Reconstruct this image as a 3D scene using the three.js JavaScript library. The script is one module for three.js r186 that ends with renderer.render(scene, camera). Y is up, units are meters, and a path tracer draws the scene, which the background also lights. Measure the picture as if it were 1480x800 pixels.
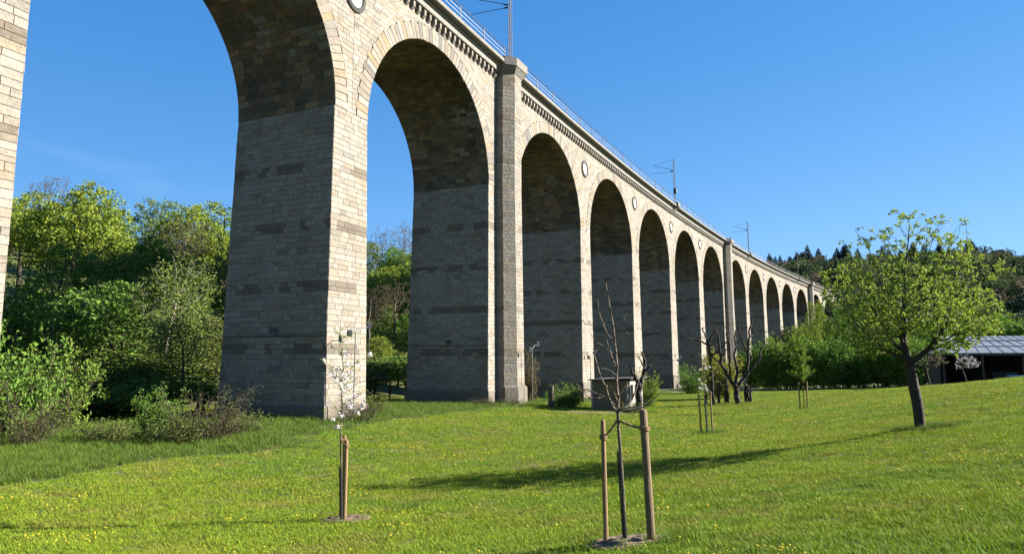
import * as THREE from 'three';
import { ImprovedNoise } from 'three/addons/math/ImprovedNoise.js';

// ---------------------------------------------------------------- camera, sky, sun, exposure
const scene = new THREE.Scene();
const PITCH = 0.12007, FPX = 987;
const camera = new THREE.PerspectiveCamera(44.13, 1480 / 800, 0.1, 4000);
camera.position.set(0, 0, 0);
camera.rotation.x = PITCH;

const SUN_EL = 25.6 * Math.PI / 180, SUN_AZ = 6.5 * Math.PI / 180;
const sunDir = new THREE.Vector3(Math.cos(SUN_EL) * Math.cos(SUN_AZ), Math.sin(SUN_EL), -Math.cos(SUN_EL) * Math.sin(SUN_AZ));
const sun = new THREE.DirectionalLight(new THREE.Color(1.0, 0.935, 0.83), 5.0);
sun.position.copy(sunDir).multiplyScalar(300);
sun.castShadow = true;
Object.assign(sun.shadow.camera, { left: -160, right: 160, top: 120, bottom: -60, near: 1, far: 900 });
sun.shadow.mapSize.set(4096, 4096);
sun.name = 'sun';
scene.add(sun, sun.target);

function makeSky() {
  const W = 1024, Hh = 512, d = new Float32Array(W * Hh * 4), dir = new THREE.Vector3();
  const pn = new ImprovedNoise();
  for (let j = 0; j < Hh; j++) for (let i = 0; i < W; i++) {
    const el = ((j + 0.5) / Hh - 0.5) * Math.PI, az = ((i + 0.5) / W - 0.5) * 2 * Math.PI;
    dir.set(Math.cos(el) * Math.cos(az), Math.sin(el), Math.cos(el) * Math.sin(az));
    const ang = Math.acos(THREE.MathUtils.clamp(dir.dot(sunDir), -1, 1)) * 180 / Math.PI;
    const e = Math.max(0, el) * 180 / Math.PI;
    const t = Math.exp(-e / 15), t2 = Math.exp(-e / 4.5);
    const glow = 1 + 0.34 * Math.exp(-Math.pow(ang / 62, 2)) + 0.9 * Math.exp(-Math.pow(ang / 12, 2));
    let r = 0.010 + 0.175 * t + 0.11 * t2, g = 0.117 + 0.335 * t + 0.07 * t2, b = 0.395 + 0.42 * t;
    const w = Math.exp(-Math.pow(ang / 70, 2));
    r *= glow * (1 + 0.55 * w); g *= glow * (1 + 0.16 * w); b *= glow;
    // thin high cirrus low over the wood
    const c = Math.max(0, pn.noise(dir.x * 9 + 3, dir.y * 34, dir.z * 9) + 0.5 * pn.noise(dir.x * 23, dir.y * 80, dir.z * 23 + 5) - 0.18) * Math.exp(-Math.pow((e - 12) / 5, 2)) * THREE.MathUtils.smoothstep(-dir.x, 0.15, 0.55) * 0.05;
    r += c; g += c * 0.95; b += c * 0.8;
    const k = (j * W + i) * 4; d[k] = r * 0.36; d[k + 1] = g * 0.365; d[k + 2] = b * 0.355; d[k + 3] = 1;
  }
  const t = new THREE.DataTexture(d, W, Hh, THREE.RGBAFormat, THREE.FloatType);
  t.mapping = THREE.EquirectangularReflectionMapping; t.minFilter = t.magFilter = THREE.LinearFilter; t.needsUpdate = true;
  return t;
}
const skyTex = makeSky();
scene.background = skyTex;
scene.environment = skyTex;

const renderer = new THREE.WebGLRenderer({ antialias: true });
renderer.toneMapping = THREE.LinearToneMapping;
renderer.toneMappingExposure = 4.35;
renderer.shadowMap.enabled = true;

// ---------------------------------------------------------------- helpers
let seed = 12345;
const rnd = () => { seed |= 0; seed = seed + 0x6D2B79F5 | 0; let t = Math.imul(seed ^ seed >>> 15, 1 | seed); t = t + Math.imul(t ^ t >>> 7, 61 | t) ^ t; return ((t ^ t >>> 14) >>> 0) / 4294967296; };
const rr = (a, b) => a + (b - a) * rnd();
const gauss = () => (rnd() + rnd() + rnd() + rnd() - 2) * 1.0;
const reseed = (n) => { seed = n * 7919 + 17; };
const pick = (a) => a[Math.floor(rnd() * a.length)];
const V = (x, y, z) => new THREE.Vector3(x, y, z);
const noise = new ImprovedNoise();
const n2 = (x, y, z = 0.37) => noise.noise(x, y, z);
const fbm = (x, y) => n2(x, y) + 0.5 * n2(2.1 * x + 5, 2.1 * y) + 0.25 * n2(4.3 * x, 4.3 * y + 9);
const smooth = (a, b, x) => { const t = Math.min(1, Math.max(0, (x - a) / (b - a))); return t * t * (3 - 2 * t); };
const lerp = (a, b, t) => a + (b - a) * t;
const taken = new Map();
function numbered(name) { const n = taken.get(name) || 0; taken.set(name, n + 1); return n ? name + '_' + String(n).padStart(3, '0') : name; }
function shade(o) { o.traverse((m) => { if (m.isMesh) { m.castShadow = true; m.receiveShadow = true; } }); return o; }
function tag(o, label, category, group) { o.userData.label = label; o.userData.category = category; if (group) o.userData.group = group; return o; }
function thing(name, label, category, p = [0, 0, 0], turn = 0, group) {
  const o = new THREE.Group(); o.name = numbered(name); o.position.set(...p); o.rotation.y = turn; scene.add(o);
  return tag(o, label, category, group);
}
function struct(o, name) { o.name = name; o.userData.kind = 'structure'; scene.add(shade(o)); return o; }

class GB {   // geometry builder: quads and triangles with flat normals, uv and vertex colour
  constructor() { this.p = []; this.n = []; this.u = []; this.c = []; this.i = []; this.k = 0; }
  vert(v, n, uv, c) { this.p.push(v.x, v.y, v.z); this.n.push(n.x, n.y, n.z); this.u.push(uv[0], uv[1]); this.c.push(c[0], c[1], c[2]); return this.k++; }
  quad(a, b, c, d, col = [1, 1, 1], uv = [[0, 0], [1, 0], [1, 1], [0, 1]]) {
    const n = V().crossVectors(V().subVectors(c, a), V().subVectors(d, b)).normalize();
    const k = this.k; this.vert(a, n, uv[0], col); this.vert(b, n, uv[1], col); this.vert(c, n, uv[2], col); this.vert(d, n, uv[3], col);
    this.i.push(k, k + 1, k + 2, k, k + 2, k + 3);
  }
  tri(a, b, c, col = [1, 1, 1], uv = [[0, 0], [1, 0], [0, 1]]) {
    const n = V().crossVectors(V().subVectors(b, a), V().subVectors(c, a)).normalize();
    const k = this.k; this.vert(a, n, uv[0], col); this.vert(b, n, uv[1], col); this.vert(c, n, uv[2], col); this.i.push(k, k + 1, k + 2);
  }
  box(cx, cy, cz, sx, sy, sz, col = [1, 1, 1], rot = 0, taper = 1) {
    const C = Math.cos(rot), S = Math.sin(rot), P = [];
    for (const y of [-1, 1]) for (const [x, z] of [[-1, -1], [1, -1], [1, 1], [-1, 1]]) {
      const f = y > 0 ? taper : 1, lx = x * sx / 2 * f, lz = z * sz / 2 * f;
      P.push(V(cx + lx * C + lz * S, cy + y * sy / 2, cz - lx * S + lz * C));
    }
    const q = (a, b, c, d, w, h) => this.quad(P[a], P[b], P[c], P[d], col, [[0, 0], [w, 0], [w, h], [0, h]]);
    q(1, 0, 4, 5, sx, sy); q(3, 2, 6, 7, sx, sy); q(0, 3, 7, 4, sz, sy); q(2, 1, 5, 6, sz, sy); q(4, 7, 6, 5, sx, sz); q(0, 1, 2, 3, sx, sz);
  }
  tube(a, b, ra, rb, k = 5, col = [1, 1, 1], cap = false) {
    const d = V().subVectors(b, a), L = d.length(); if (L < 1e-6) return; d.divideScalar(L);
    const x = Math.abs(d.y) < 0.9 ? V(0, 1, 0).cross(d).normalize() : V(1, 0, 0).cross(d).normalize(), z = V().crossVectors(d, x), k0 = this.k;
    for (let i = 0; i <= k; i++) {
      const t = i / k * 2 * Math.PI, n = V().addScaledVector(x, Math.cos(t)).addScaledVector(z, Math.sin(t));
      this.vert(a.clone().addScaledVector(n, ra), n, [i / k * 6.28 * ra, 0], col);
      this.vert(b.clone().addScaledVector(n, rb), n, [i / k * 6.28 * ra, L], col);
    }
    for (let i = 0; i < k; i++) { const q = k0 + 2 * i; this.i.push(q, q + 2, q + 1, q + 1, q + 2, q + 3); }
    if (cap) for (let i = 0; i < k; i++) {
      const t0 = i / k * 2 * Math.PI, t1 = (i + 1) / k * 2 * Math.PI;
      const f = (t, o, r) => o.clone().addScaledVector(x, Math.cos(t) * r).addScaledVector(z, Math.sin(t) * r);
      this.tri(b, f(t0, b, rb), f(t1, b, rb), col); this.tri(a, f(t1, a, ra), f(t0, a, ra), col);
    }
  }
  geo() {
    const g = new THREE.BufferGeometry();
    g.setAttribute('position', new THREE.Float32BufferAttribute(this.p, 3)); g.setAttribute('normal', new THREE.Float32BufferAttribute(this.n, 3));
    g.setAttribute('uv', new THREE.Float32BufferAttribute(this.u, 2)); g.setAttribute('color', new THREE.Float32BufferAttribute(this.c, 3));
    g.setIndex(this.i); return g;
  }
  mesh(name, mat, parent, kind) {
    const m = new THREE.Mesh(this.geo(), mat); m.name = name; m.castShadow = m.receiveShadow = true; if (kind) m.userData.kind = kind;
    if (parent) parent.add(m); return m;
  }
}

// ---------------------------------------------------------------- textures and materials
function tex(size, fn, srgb, rep = 1) {    // fn(u, v) -> [r, g, b] 0..1, wraps when fn wraps
  const d = new Uint8Array(size * size * 4);
  for (let j = 0; j < size; j++) for (let i = 0; i < size; i++) {
    const c = fn(i / size, j / size), k = (j * size + i) * 4;
    for (let q = 0; q < 3; q++) d[k + q] = Math.max(0, Math.min(255, c[q] * 255)); d[k + 3] = 255;
  }
  const t = new THREE.DataTexture(d, size, size); t.wrapS = t.wrapT = THREE.RepeatWrapping; t.magFilter = THREE.LinearFilter; t.minFilter = THREE.LinearMipmapLinearFilter; t.generateMipmaps = true;
  if (srgb) t.colorSpace = THREE.SRGBColorSpace; t.repeat.set(rep, rep); t.needsUpdate = true; return t;
}
// tileable noise on a torus of integer periods
const tn = (u, v, f, o = 0) => { // blend of four shifted samples keeps the edges equal
  const x = u * f, y = v * f, a = noise.noise(x + o, y + o, o), b = noise.noise(x - f + o, y + o, o), c = noise.noise(x + o, y - f + o, o), d = noise.noise(x - f + o, y - f + o, o);
  return lerp(lerp(a, b, u), lerp(c, d, u), v);
};
const stoneH = (u, v) => 0.5 + 0.35 * tn(u, v, 7.3, 1.7) + 0.25 * tn(u, v, 19.1, 4.1) + 0.22 * tn(u, v, 47.3, 8.2) + 0.15 * tn(u, v, 110.7, 3.3);
const stoneBump = tex(512, (u, v) => { const h = stoneH(u, v); return [h, h, h]; }, false, 1 / 2.2);
const stoneCol = tex(512, (u, v) => {
  const a = tn(u, v, 5.3, 2.9), b = tn(u, v, 16.7, 7.7), c = tn(u, v, 60.3, 5.5), pit = Math.max(0, tn(u, v, 33.3, 9.9) - 0.38) * 1.6;
  const l = 0.90 + 0.13 * a + 0.12 * b + 0.10 * c - pit; return [l + 0.03 * b, l, l - 0.045 * b - 0.02 * a];
}, true, 1 / 2.2);
const mStone = new THREE.MeshStandardMaterial({ color: new THREE.Color(0.4622, 0.4622, 0.4622), vertexColors: true, map: stoneCol, bumpMap: stoneBump, bumpScale: 0.05, roughness: 0.93 });
const mMortar = new THREE.MeshStandardMaterial({ color: new THREE.Color(0.20, 0.178, 0.145), map: stoneCol, bumpMap: stoneBump, bumpScale: 0.02, roughness: 0.95 });
const mConcrete = new THREE.MeshStandardMaterial({ color: new THREE.Color(0.1544, 0.1427, 0.1217), map: stoneCol, bumpMap: stoneBump, bumpScale: 0.012, roughness: 0.9 });
const mConcretePale = new THREE.MeshStandardMaterial({ color: new THREE.Color(0.1872, 0.1778, 0.1544), map: stoneCol, bumpMap: stoneBump, bumpScale: 0.012, roughness: 0.9 });
const mPlaque = new THREE.MeshStandardMaterial({ color: new THREE.Color(0.592, 0.584, 0.56), roughness: 0.7, map: stoneCol });
const mPlinth = new THREE.MeshStandardMaterial({ color: new THREE.Color(0.1404, 0.1193, 0.0936), map: stoneCol, bumpMap: stoneBump, bumpScale: 0.04, roughness: 0.95 });
const mRing = new THREE.MeshStandardMaterial({ color: new THREE.Color(0.0585, 0.0538, 0.0468), map: stoneCol, bumpMap: stoneBump, bumpScale: 0.04, roughness: 0.95 });
const mSteelDark = new THREE.MeshStandardMaterial({ color: new THREE.Color(0.025, 0.028, 0.034), roughness: 0.6, metalness: 0.3 });
const mSteelZinc = new THREE.MeshStandardMaterial({ color: new THREE.Color(0.30, 0.31, 0.33), roughness: 0.5, metalness: 0.5 });
const mBallast = new THREE.MeshStandardMaterial({ color: new THREE.Color(0.0819, 0.0702, 0.0585), roughness: 1 });
const barkTex = tex(256, (u, v) => { const h = 0.5 + 0.5 * tn(u, v * 0.25, 22.3, 3.3) + 0.3 * tn(u, v, 31.1, 6.1); return [h, h, h]; }, false, 1.6);
const barkCol = tex(256, (u, v) => { const h = 0.78 + 0.5 * tn(u, v * 0.25, 22.3, 3.3) + 0.25 * tn(u, v, 31.1, 6.1); return [h, h * 0.97, h * 0.94]; }, true, 1.6);
const bark = (r, g, b) => new THREE.MeshStandardMaterial({ color: new THREE.Color(r, g, b), vertexColors: true, map: barkCol, bumpMap: barkTex, bumpScale: 0.03, roughness: 0.95 });
const mBarkDark = bark(0.0495, 0.0383, 0.0297), mBarkGrey = bark(0.1122, 0.099, 0.0825), mBarkBrown = bark(0.0792, 0.0561, 0.0396), mBirch = bark(0.3036, 0.2904, 0.264);
const leafMat = (r, g, b, tr = 0.4) => new THREE.MeshPhysicalMaterial({ color: new THREE.Color(r, g, b), vertexColors: true, roughness: 0.85, transmission: tr, thickness: 0, side: THREE.DoubleSide, specularIntensity: 0.3 });
const stakeTex = tex(256, (u, v) => { const h = 0.80 + 0.30 * tn(u, v * 0.12, 40.3, 2.3) + 0.12 * tn(u, v, 9.3, 7.1) - 0.5 * Math.max(0, tn(u, v, 12.7, 5.9) - 0.42); return [h, h * 0.97, h * 0.92]; }, true, 1.2);

// ---------------------------------------------------------------- the line of the viaduct: s along it, w out of its front, y up (camera height 0)
const PX0 = -0.70937, PZ0 = 54.9134, TH = 0.44257, KAP = 0.00092854;
function pos(s, y, w) { const a = TH + KAP * s; return V(PX0 - (Math.cos(a) - Math.cos(TH)) / KAP + Math.cos(a) * w, y, -(PZ0 + (Math.sin(a) - Math.sin(TH)) / KAP - Math.sin(a) * w)); }
const CX = PX0 + Math.cos(TH) / KAP, CZ = PZ0 - Math.sin(TH) / KAP;   // centre of the curve
const behind = (x, zf) => -((1 / KAP) - Math.hypot(x - CX, zf - CZ));   // metres behind the front plane
const along = (x, zf) => (Math.atan2(zf - CZ, CX - x) - TH) / KAP;

// ---------------------------------------------------------------- ground
const CTRL = [[0, 0, -1.7], [-6, 0, -2.3], [8, 0, -0.9], [0, -12, -0.9], [1.6, 10.2, -2.66], [-3.6, 14.9, -3.45], [8.7, 31, -3.45], [18.9, 44.8, -3.45], [12.5, 21.3, -2.06], [-8.8, 12.2, -3.3],
  [5, 7, -1.9], [2.2, 19.9, -3.3], [-4, 19, -3.6], [0.9, 53.8, -3.35], [-9.3, 37, -2.95], [7.4, 46.6, -3.5], [17, 55.3, -3.6], [-12.1, 27.7, -3.15], [-16, 22, -3.2], [-8.6, 24.7, -3.3], [-4.9, 41.2, -3.15], [0, 42.5, -3.35],
  [30.3, 43.2, -1.25], [24, 33, -1.15], [36, 40, -0.5], [41, 68, -2.6], [52, 66, -2.3], [22.5, 77, -3.9], [38.5, 93.5, -4.2], [51, 124, -3.9], [80, 110, -3.2], [20, 12, -0.6], [30, 20, -0.3], [-25, 40, -3.4], [-20, 60, -3.6], [0, 80, -4.2], [-40, 20, -3.2],
  [30, 110, -4.3], [60, 160, -4.2], [120, 100, -1.5], [-40, 80, -3.5], [-20, -20, -1.6], [40, -10, 1.0], [10, 60, -3.9], [24, 58, -3.2]];
const tps = (() => {
  const n = CTRL.length, N = n + 3, A = Array.from({ length: N }, () => new Float64Array(N + 1)), U = (r2) => r2 < 1e-9 ? 0 : 0.5 * r2 * Math.log(r2);
  for (let i = 0; i < n; i++) {
    for (let j = 0; j < n; j++) A[i][j] = U((CTRL[i][0] - CTRL[j][0]) ** 2 + (CTRL[i][1] - CTRL[j][1]) ** 2) + (i === j ? 60 : 0);
    A[i][n] = A[n][i] = 1; A[i][n + 1] = A[n + 1][i] = CTRL[i][0]; A[i][n + 2] = A[n + 2][i] = CTRL[i][1]; A[i][N] = CTRL[i][2];
  }
  for (let c = 0; c < N; c++) {
    let p = c; for (let r = c + 1; r < N; r++) if (Math.abs(A[r][c]) > Math.abs(A[p][c])) p = r; [A[c], A[p]] = [A[p], A[c]];
    for (let r = 0; r < N; r++) if (r !== c) { const f = A[r][c] / A[c][c]; if (f) for (let k = c; k <= N; k++) A[r][k] -= f * A[c][k]; }
  }
  const w = A.map((row, i) => row[N] / row[i]);
  return (x, z) => { let h = w[n] + w[n + 1] * x + w[n + 2] * z; for (let i = 0; i < n; i++) h += w[i] * U((x - CTRL[i][0]) ** 2 + (z - CTRL[i][1]) ** 2); return h; };
})();
function groundH(x, z) {      // z forward
  const r = Math.hypot(x - 10, z - 45), k = smooth(75, 140, r);
  let h = k < 1 ? lerp(tps(x, z), -3.6, k) : -3.6;
  h += 0.05 * fbm(x * 0.35, z * 0.35) * (1 - k) + 0.018 * n2(x * 1.7, z * 1.7) * (1 - k);
  const b = behind(x, z);
  if (b > 12) h += Math.min(24, 0.30 * (b - 12 - 6 * (1 - Math.exp(-(b - 12) / 6)))) * smooth(330, 200, z) * smooth(-60, -20, z);
  if (z > 130) h += (40 + 9 * n2(x * 0.012, z * 0.012)) * smooth(175, 380, z + 0.35 * Math.max(0, x - 120)) * smooth(20, 130, x);
  return h;
}
const G = (x, z) => V(x, groundH(x, z), -z);
const at = (px, z, y = -3.3) => [(px - 740) / FPX * (z * 0.9928 + y * 0.1198), z];      // picture column and distance to ground x, z
const lawnMix = (x, z) => ({ dry: smooth(0.0, 0.6, fbm(x * 0.55, z * 0.8) + 0.35 * n2(x * 2.3, z * 3.1)), lush: smooth(-0.25, 0.55, fbm(x * 0.16 + 40, z * 0.22)) });
{
  const N = 300, B = 5.2, gb = new GB(), X = (t) => 12 + 900 * Math.sinh(B * t) / Math.sinh(B), Z = (t) => 24 + 1400 * Math.sinh(5.6 * t) / Math.sinh(5.6);
  const up = V(0, 1, 0);
  for (let j = 0; j <= N; j++) for (let i = 0; i <= N; i++) {
    const x = X(i / N * 2 - 1), z = Z(j / N * 2 - 1), m = lawnMix(x, z);
    const c = [0.075, 0.10, 0.014]; const d = m.dry * 0.8;
    c[0] = lerp(c[0], 0.13, d); c[1] = lerp(c[1], 0.115, d); c[2] = lerp(c[2], 0.035, d);
    gb.vert(G(x, z), up, [x, z], c);
  }
  for (let j = 0; j < N; j++) for (let i = 0; i < N; i++) { const a = j * (N + 1) + i; gb.i.push(a, a + 1, a + N + 2, a, a + N + 2, a + N + 1); }
  const soil = tex(512, (u, v) => { const l = 0.86 + 0.30 * tn(u, v, 60.7, 1.1) + 0.25 * tn(u, v, 150.3, 2.2) + 0.22 * tn(u, v, 13.3, 3.3); return [l + 0.05 * tn(u, v, 31, 6), l, l * 0.9]; }, true, 1 / 3.1);
  const bump = tex(512, (u, v) => { const l = 0.5 + 0.4 * tn(u, v, 60.7, 1.1) + 0.4 * tn(u, v, 150.3, 2.2); return [l, l, l]; }, false, 1 / 3.1);
  const g = gb.geo(); g.computeVertexNormals();
  const m = new THREE.Mesh(g, new THREE.MeshStandardMaterial({ vertexColors: true, map: soil, bumpMap: bump, bumpScale: 0.08, roughness: 1 }));
  struct(m, 'ground');
}

// ---------------------------------------------------------------- the viaduct
const SP = 15.65, R = SP / 2, TP = 2.93, TG = 5.3214, YS = 13.72, YT = 23.3, WB = -7.0;
const grpLen = 5 * SP + 4 * TP + TG;
const archC = (i) => i <= 0 ? -(TG / 2 + SP / 2) + i * (SP + TP) : Math.floor((i - 1) / 5) * grpLen + TG / 2 + SP / 2 + ((i - 1) % 5) * (SP + TP);
const isGroup = (i) => i === 0 || i === 5 || i === 10;          // the pier after arch i is a group pier
const pierC = (i) => isGroup(i) ? (i / 5) * grpLen : archC(i) + (SP + TP) / 2;
const I0 = -3, I1 = 13;
const viaduct = thing('railway_viaduct', 'long curved sandstone railway viaduct with tall round arches across the meadow', 'viaduct');
const cream = [[0.525, 0.465, 0.38], [0.555, 0.50, 0.42], [0.505, 0.445, 0.36], [0.53, 0.465, 0.37], [0.485, 0.425, 0.34], [0.545, 0.49, 0.41]];
const tan = [[0.465, 0.39, 0.295], [0.48, 0.395, 0.285], [0.44, 0.37, 0.285], [0.49, 0.405, 0.295]], grey = [[0.41, 0.37, 0.31], [0.37, 0.33, 0.275], [0.43, 0.39, 0.33]], dark = [[0.16, 0.135, 0.10], [0.19, 0.16, 0.125], [0.13, 0.11, 0.085]];
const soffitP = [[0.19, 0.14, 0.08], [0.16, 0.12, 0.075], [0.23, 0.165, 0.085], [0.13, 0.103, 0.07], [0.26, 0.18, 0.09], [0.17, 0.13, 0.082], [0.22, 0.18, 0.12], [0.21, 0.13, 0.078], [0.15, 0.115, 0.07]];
const vousP = [[0.48, 0.41, 0.30], [0.50, 0.45, 0.37], [0.46, 0.35, 0.21], [0.37, 0.33, 0.28], [0.47, 0.41, 0.32], [0.44, 0.37, 0.29], [0.29, 0.26, 0.225], [0.51, 0.47, 0.40], [0.42, 0.36, 0.27], [0.50, 0.44, 0.34]];
const vary = (c, k = 0.09) => { const f = 1 + gauss() * k, g = gauss() * 0.02; return [c[0] * f * (1 + g), c[1] * f, c[2] * f * (1 - g)]; };
const stainOf = (s, y, f) => fbm(s * 0.22 + f * 13, y * 0.16 + f * 7);
function wallColor(band, u = 0, y = 0, f = 0) {      // one rule for every face of the piers and walls
  const st = stainOf(u, y, f), q = rnd() + 0.16 * st, run = n2(u * 1.3 + f * 5, y * 0.10, f * 0.7) + 0.5 * n2(u * 3.1, y * 0.16, f);   // soot and lime that ran down the face
  if (band && n2(u * 0.9 + f * 3, y * 0.7, 4.2) < -0.06) band = false;      // the darker courses are patchy on every face
  const c = band ? pick(tan).map((x) => x * 0.62) : q < 0.72 ? pick(cream) : q < 0.92 ? pick(tan) : pick(grey);
  return vary(c, 0.03).map((x, j) => x * (1 + 0.13 * run) * (1 - Math.max(0, st) * [0.12, 0.15, 0.20][j]));
}
const stones = [];    // every stone of the viaduct, sorted out at the end into single pieces and joined masonry
function stone(kind, parent, map, q, proud, col, o = {}) { stones.push({ kind, parent, map, q, proud, col, bevel: o.bevel ?? 0.008, gap: o.gap ?? 0.0035, deep: o.deep ?? -0.015, u0: rnd() * 7, v0: rnd() * 7 }); }
function emitStone(gb, st) {
  const { map, q } = st, inset = (d) => q.map((c, i) => {
    const n = q[(i + 1) % 4], p = q[(i + 3) % 4], a = Math.hypot(n[0] - c[0], n[1] - c[1]) || 1, b = Math.hypot(p[0] - c[0], p[1] - c[1]) || 1, e = Math.min(d, a * 0.3), f = Math.min(d, b * 0.3);
    return [c[0] + (n[0] - c[0]) / a * e + (p[0] - c[0]) / b * f, c[1] + (n[1] - c[1]) / a * e + (p[1] - c[1]) / b * f];
  });
  const A = inset(st.gap), B = inset(st.gap + st.bevel), pa = A.map((c) => map(c[0], c[1], st.deep)), pb = B.map((c) => map(c[0], c[1], st.proud));
  const cu = (q[0][0] + q[2][0]) / 2, cv = (q[0][1] + q[2][1]) / 2, outw = map(cu, cv, 0.1).sub(map(cu, cv, 0));
  const nrm = V().crossVectors(V().subVectors(pb[2], pb[0]), V().subVectors(pb[3], pb[1]));
  const flip = nrm.dot(outw) < 0, uv = (c) => [c[0] + st.u0, c[1] + st.v0];
  const Q = (a, b, c, d, ua, ub, uc, ud) => flip ? gb.quad(a, d, c, b, st.col, [ua, ud, uc, ub]) : gb.quad(a, b, c, d, st.col, [ua, ub, uc, ud]);
  Q(pb[0], pb[1], pb[2], pb[3], uv(B[0]), uv(B[1]), uv(B[2]), uv(B[3]));
  for (let i = 0; i < 4; i++) { const j = (i + 1) % 4; Q(pa[i], pa[j], pb[j], pb[i], uv(A[i]), uv(A[j]), uv(B[j]), uv(B[i])); }
}
// a run of stones between two (slanting) ends in one course
function course(kind, parent, map, y0, y1, a0, a1, b0, b1, colorFn, len = [0.42, 1.0], proud = 0.008) {
  if (kind === 'stone') { const ja = rr(-0.010, 0.020), jb = rr(-0.020, 0.010); a0 += ja; a1 += ja; b0 += jb; b1 += jb; }   // uneven ends, so corners are not razor straight
  const L0 = b0 - a0, L1 = b1 - a1; if (Math.max(L0, L1) < 0.12) return;
  const Lm = (L0 + L1) / 2, cuts = [0]; let x = rr(len[0] * 0.5, len[1]);
  while (x < Lm - len[0] * 0.6) { cuts.push(x / Lm); x += rr(len[0], len[1]); }
  cuts.push(1);
  for (let i = 0; i + 1 < cuts.length; i++) {
    const p = cuts[i], r = cuts[i + 1];
    // now and then two half-height stones share a place
    if (y1 - y0 > 0.33 && rnd() < 0.10) {
      const m = lerp(y0, y1, rr(0.4, 0.6)), f = (m - y0) / (y1 - y0), Am = lerp(a0 + L0 * p, a1 + L1 * p, f), Bm = lerp(a0 + L0 * r, a1 + L1 * r, f);
      stone(kind, parent, map, [[a0 + L0 * p, y0], [a0 + L0 * r, y0], [Bm, m], [Am, m]], rr(0, proud * 1.3), colorFn((p + r) / 2 * Lm, m));
      stone(kind, parent, map, [[Am, m], [Bm, m], [a1 + L1 * r, y1], [a1 + L1 * p, y1]], rr(0, proud * 1.3), colorFn((p + r) / 2 * Lm, m));
    } else stone(kind, parent, map, [[a0 + L0 * p, y0], [a0 + L0 * r, y0], [a1 + L1 * r, y1], [a1 + L1 * p, y1]], rr(0, proud * 1.4), colorFn((p + r) / 2 * Lm, (y0 + y1) / 2));
  }
}
function courses(y0, y1, lo = 0.34, hi = 0.52) { const a = [y0]; let y = y0; while (y < y1 - hi * 1.2) { y += rr(lo, hi); a.push(y); } a.push(y1); return a; }
const BANDS = [10.45, 7.15, 3.85, 0.55, -2.7];
const inBand = (m) => BANDS.some((b) => Math.abs(b - m) < 0.30);
function bandCourses(y0, y1) {      // courses that break at the dark bands
  let out = [y0]; const marks = BANDS.flatMap((b) => [b - 0.27, b + 0.27]).filter((m) => m > y0 + 0.2 && m < y1 - 0.2).sort((a, b) => a - b); marks.push(y1);
  let y = y0; for (const m of marks) { const n = Math.max(1, Math.round((m - y) / 0.315)); const c = []; for (let i = 1; i < n; i++) c.push(lerp(y, m, (i + rr(-0.16, 0.16)) / n)); out.push(...c, m); y = m; }
  return out;
}
const batFr = (y) => y > YS ? 0 : 0.011 * (YS - y);       // batter of front and back
const batSd = (y) => y > YS ? 0 : 0.018 * (YS - y);      // and of the flanks
const batF = batFr, batS = batSd;
function tapered(gb, f, ys, e) {                          // closed prism whose plan f(y) is a list of [s, w]
  for (let k = 0; k + 1 < ys.length; k++) {
    const A = f(ys[k]), B = f(ys[k + 1]);
    for (let i = 0; i < A.length; i++) { const j = (i + 1) % A.length; gb.quad(pos(A[i][0], ys[k], A[i][1]), pos(A[j][0], ys[k], A[j][1]), pos(B[j][0], ys[k + 1], B[j][1]), pos(B[i][0], ys[k + 1], B[i][1]), [1, 1, 1], [[i * 3.1, ys[k]], [i * 3.1 + 3, ys[k]], [i * 3.1 + 3, ys[k + 1]], [i * 3.1, ys[k + 1]]]); }
  }
  for (const [y, d] of [[ys[0], 1], [ys[ys.length - 1], 0]]) { const A = f(y), t = THREE.ShapeUtils.triangulateShape(A.map((p) => new THREE.Vector2(p[0], p[1])), []); for (const q of t) gb.tri(pos(A[q[0]][0], y, A[q[0]][1]), pos(A[q[d ? 2 : 1]][0], y, A[q[d ? 2 : 1]][1]), pos(A[q[d ? 1 : 2]][0], y, A[q[d ? 1 : 2]][1])); }
}
function sweep(gb, prof, s0, s1, step = 2, uvs = 1) {    // closed (w, y) profile carried along the line
  const n = Math.max(1, Math.round((s1 - s0) / step));
  for (let k = 0; k < n; k++) {
    const a = lerp(s0, s1, k / n), b = lerp(s0, s1, (k + 1) / n);
    for (let i = 0; i < prof.length; i++) {
      const [w0, y0] = prof[i], [w1, y1] = prof[(i + 1) % prof.length], l = Math.hypot(w1 - w0, y1 - y0);
      gb.quad(pos(a, y0, w0), pos(b, y0, w0), pos(b, y1, w1), pos(a, y1, w1), [1, 1, 1], [[a, i], [b, i], [b, i + l], [a, i + l]]);
    }
  }
  const t = THREE.ShapeUtils.triangulateShape(prof.map((p) => new THREE.Vector2(p[0], p[1])), []);
  for (const q of t) { gb.tri(pos(s0, prof[q[0]][1], prof[q[0]][0]), pos(s0, prof[q[1]][1], prof[q[1]][0]), pos(s0, prof[q[2]][1], prof[q[2]][0])); gb.tri(pos(s1, prof[q[0]][1], prof[q[0]][0]), pos(s1, prof[q[2]][1], prof[q[2]][0]), pos(s1, prof[q[1]][1], prof[q[1]][0])); }
}
reseed(3);
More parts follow.
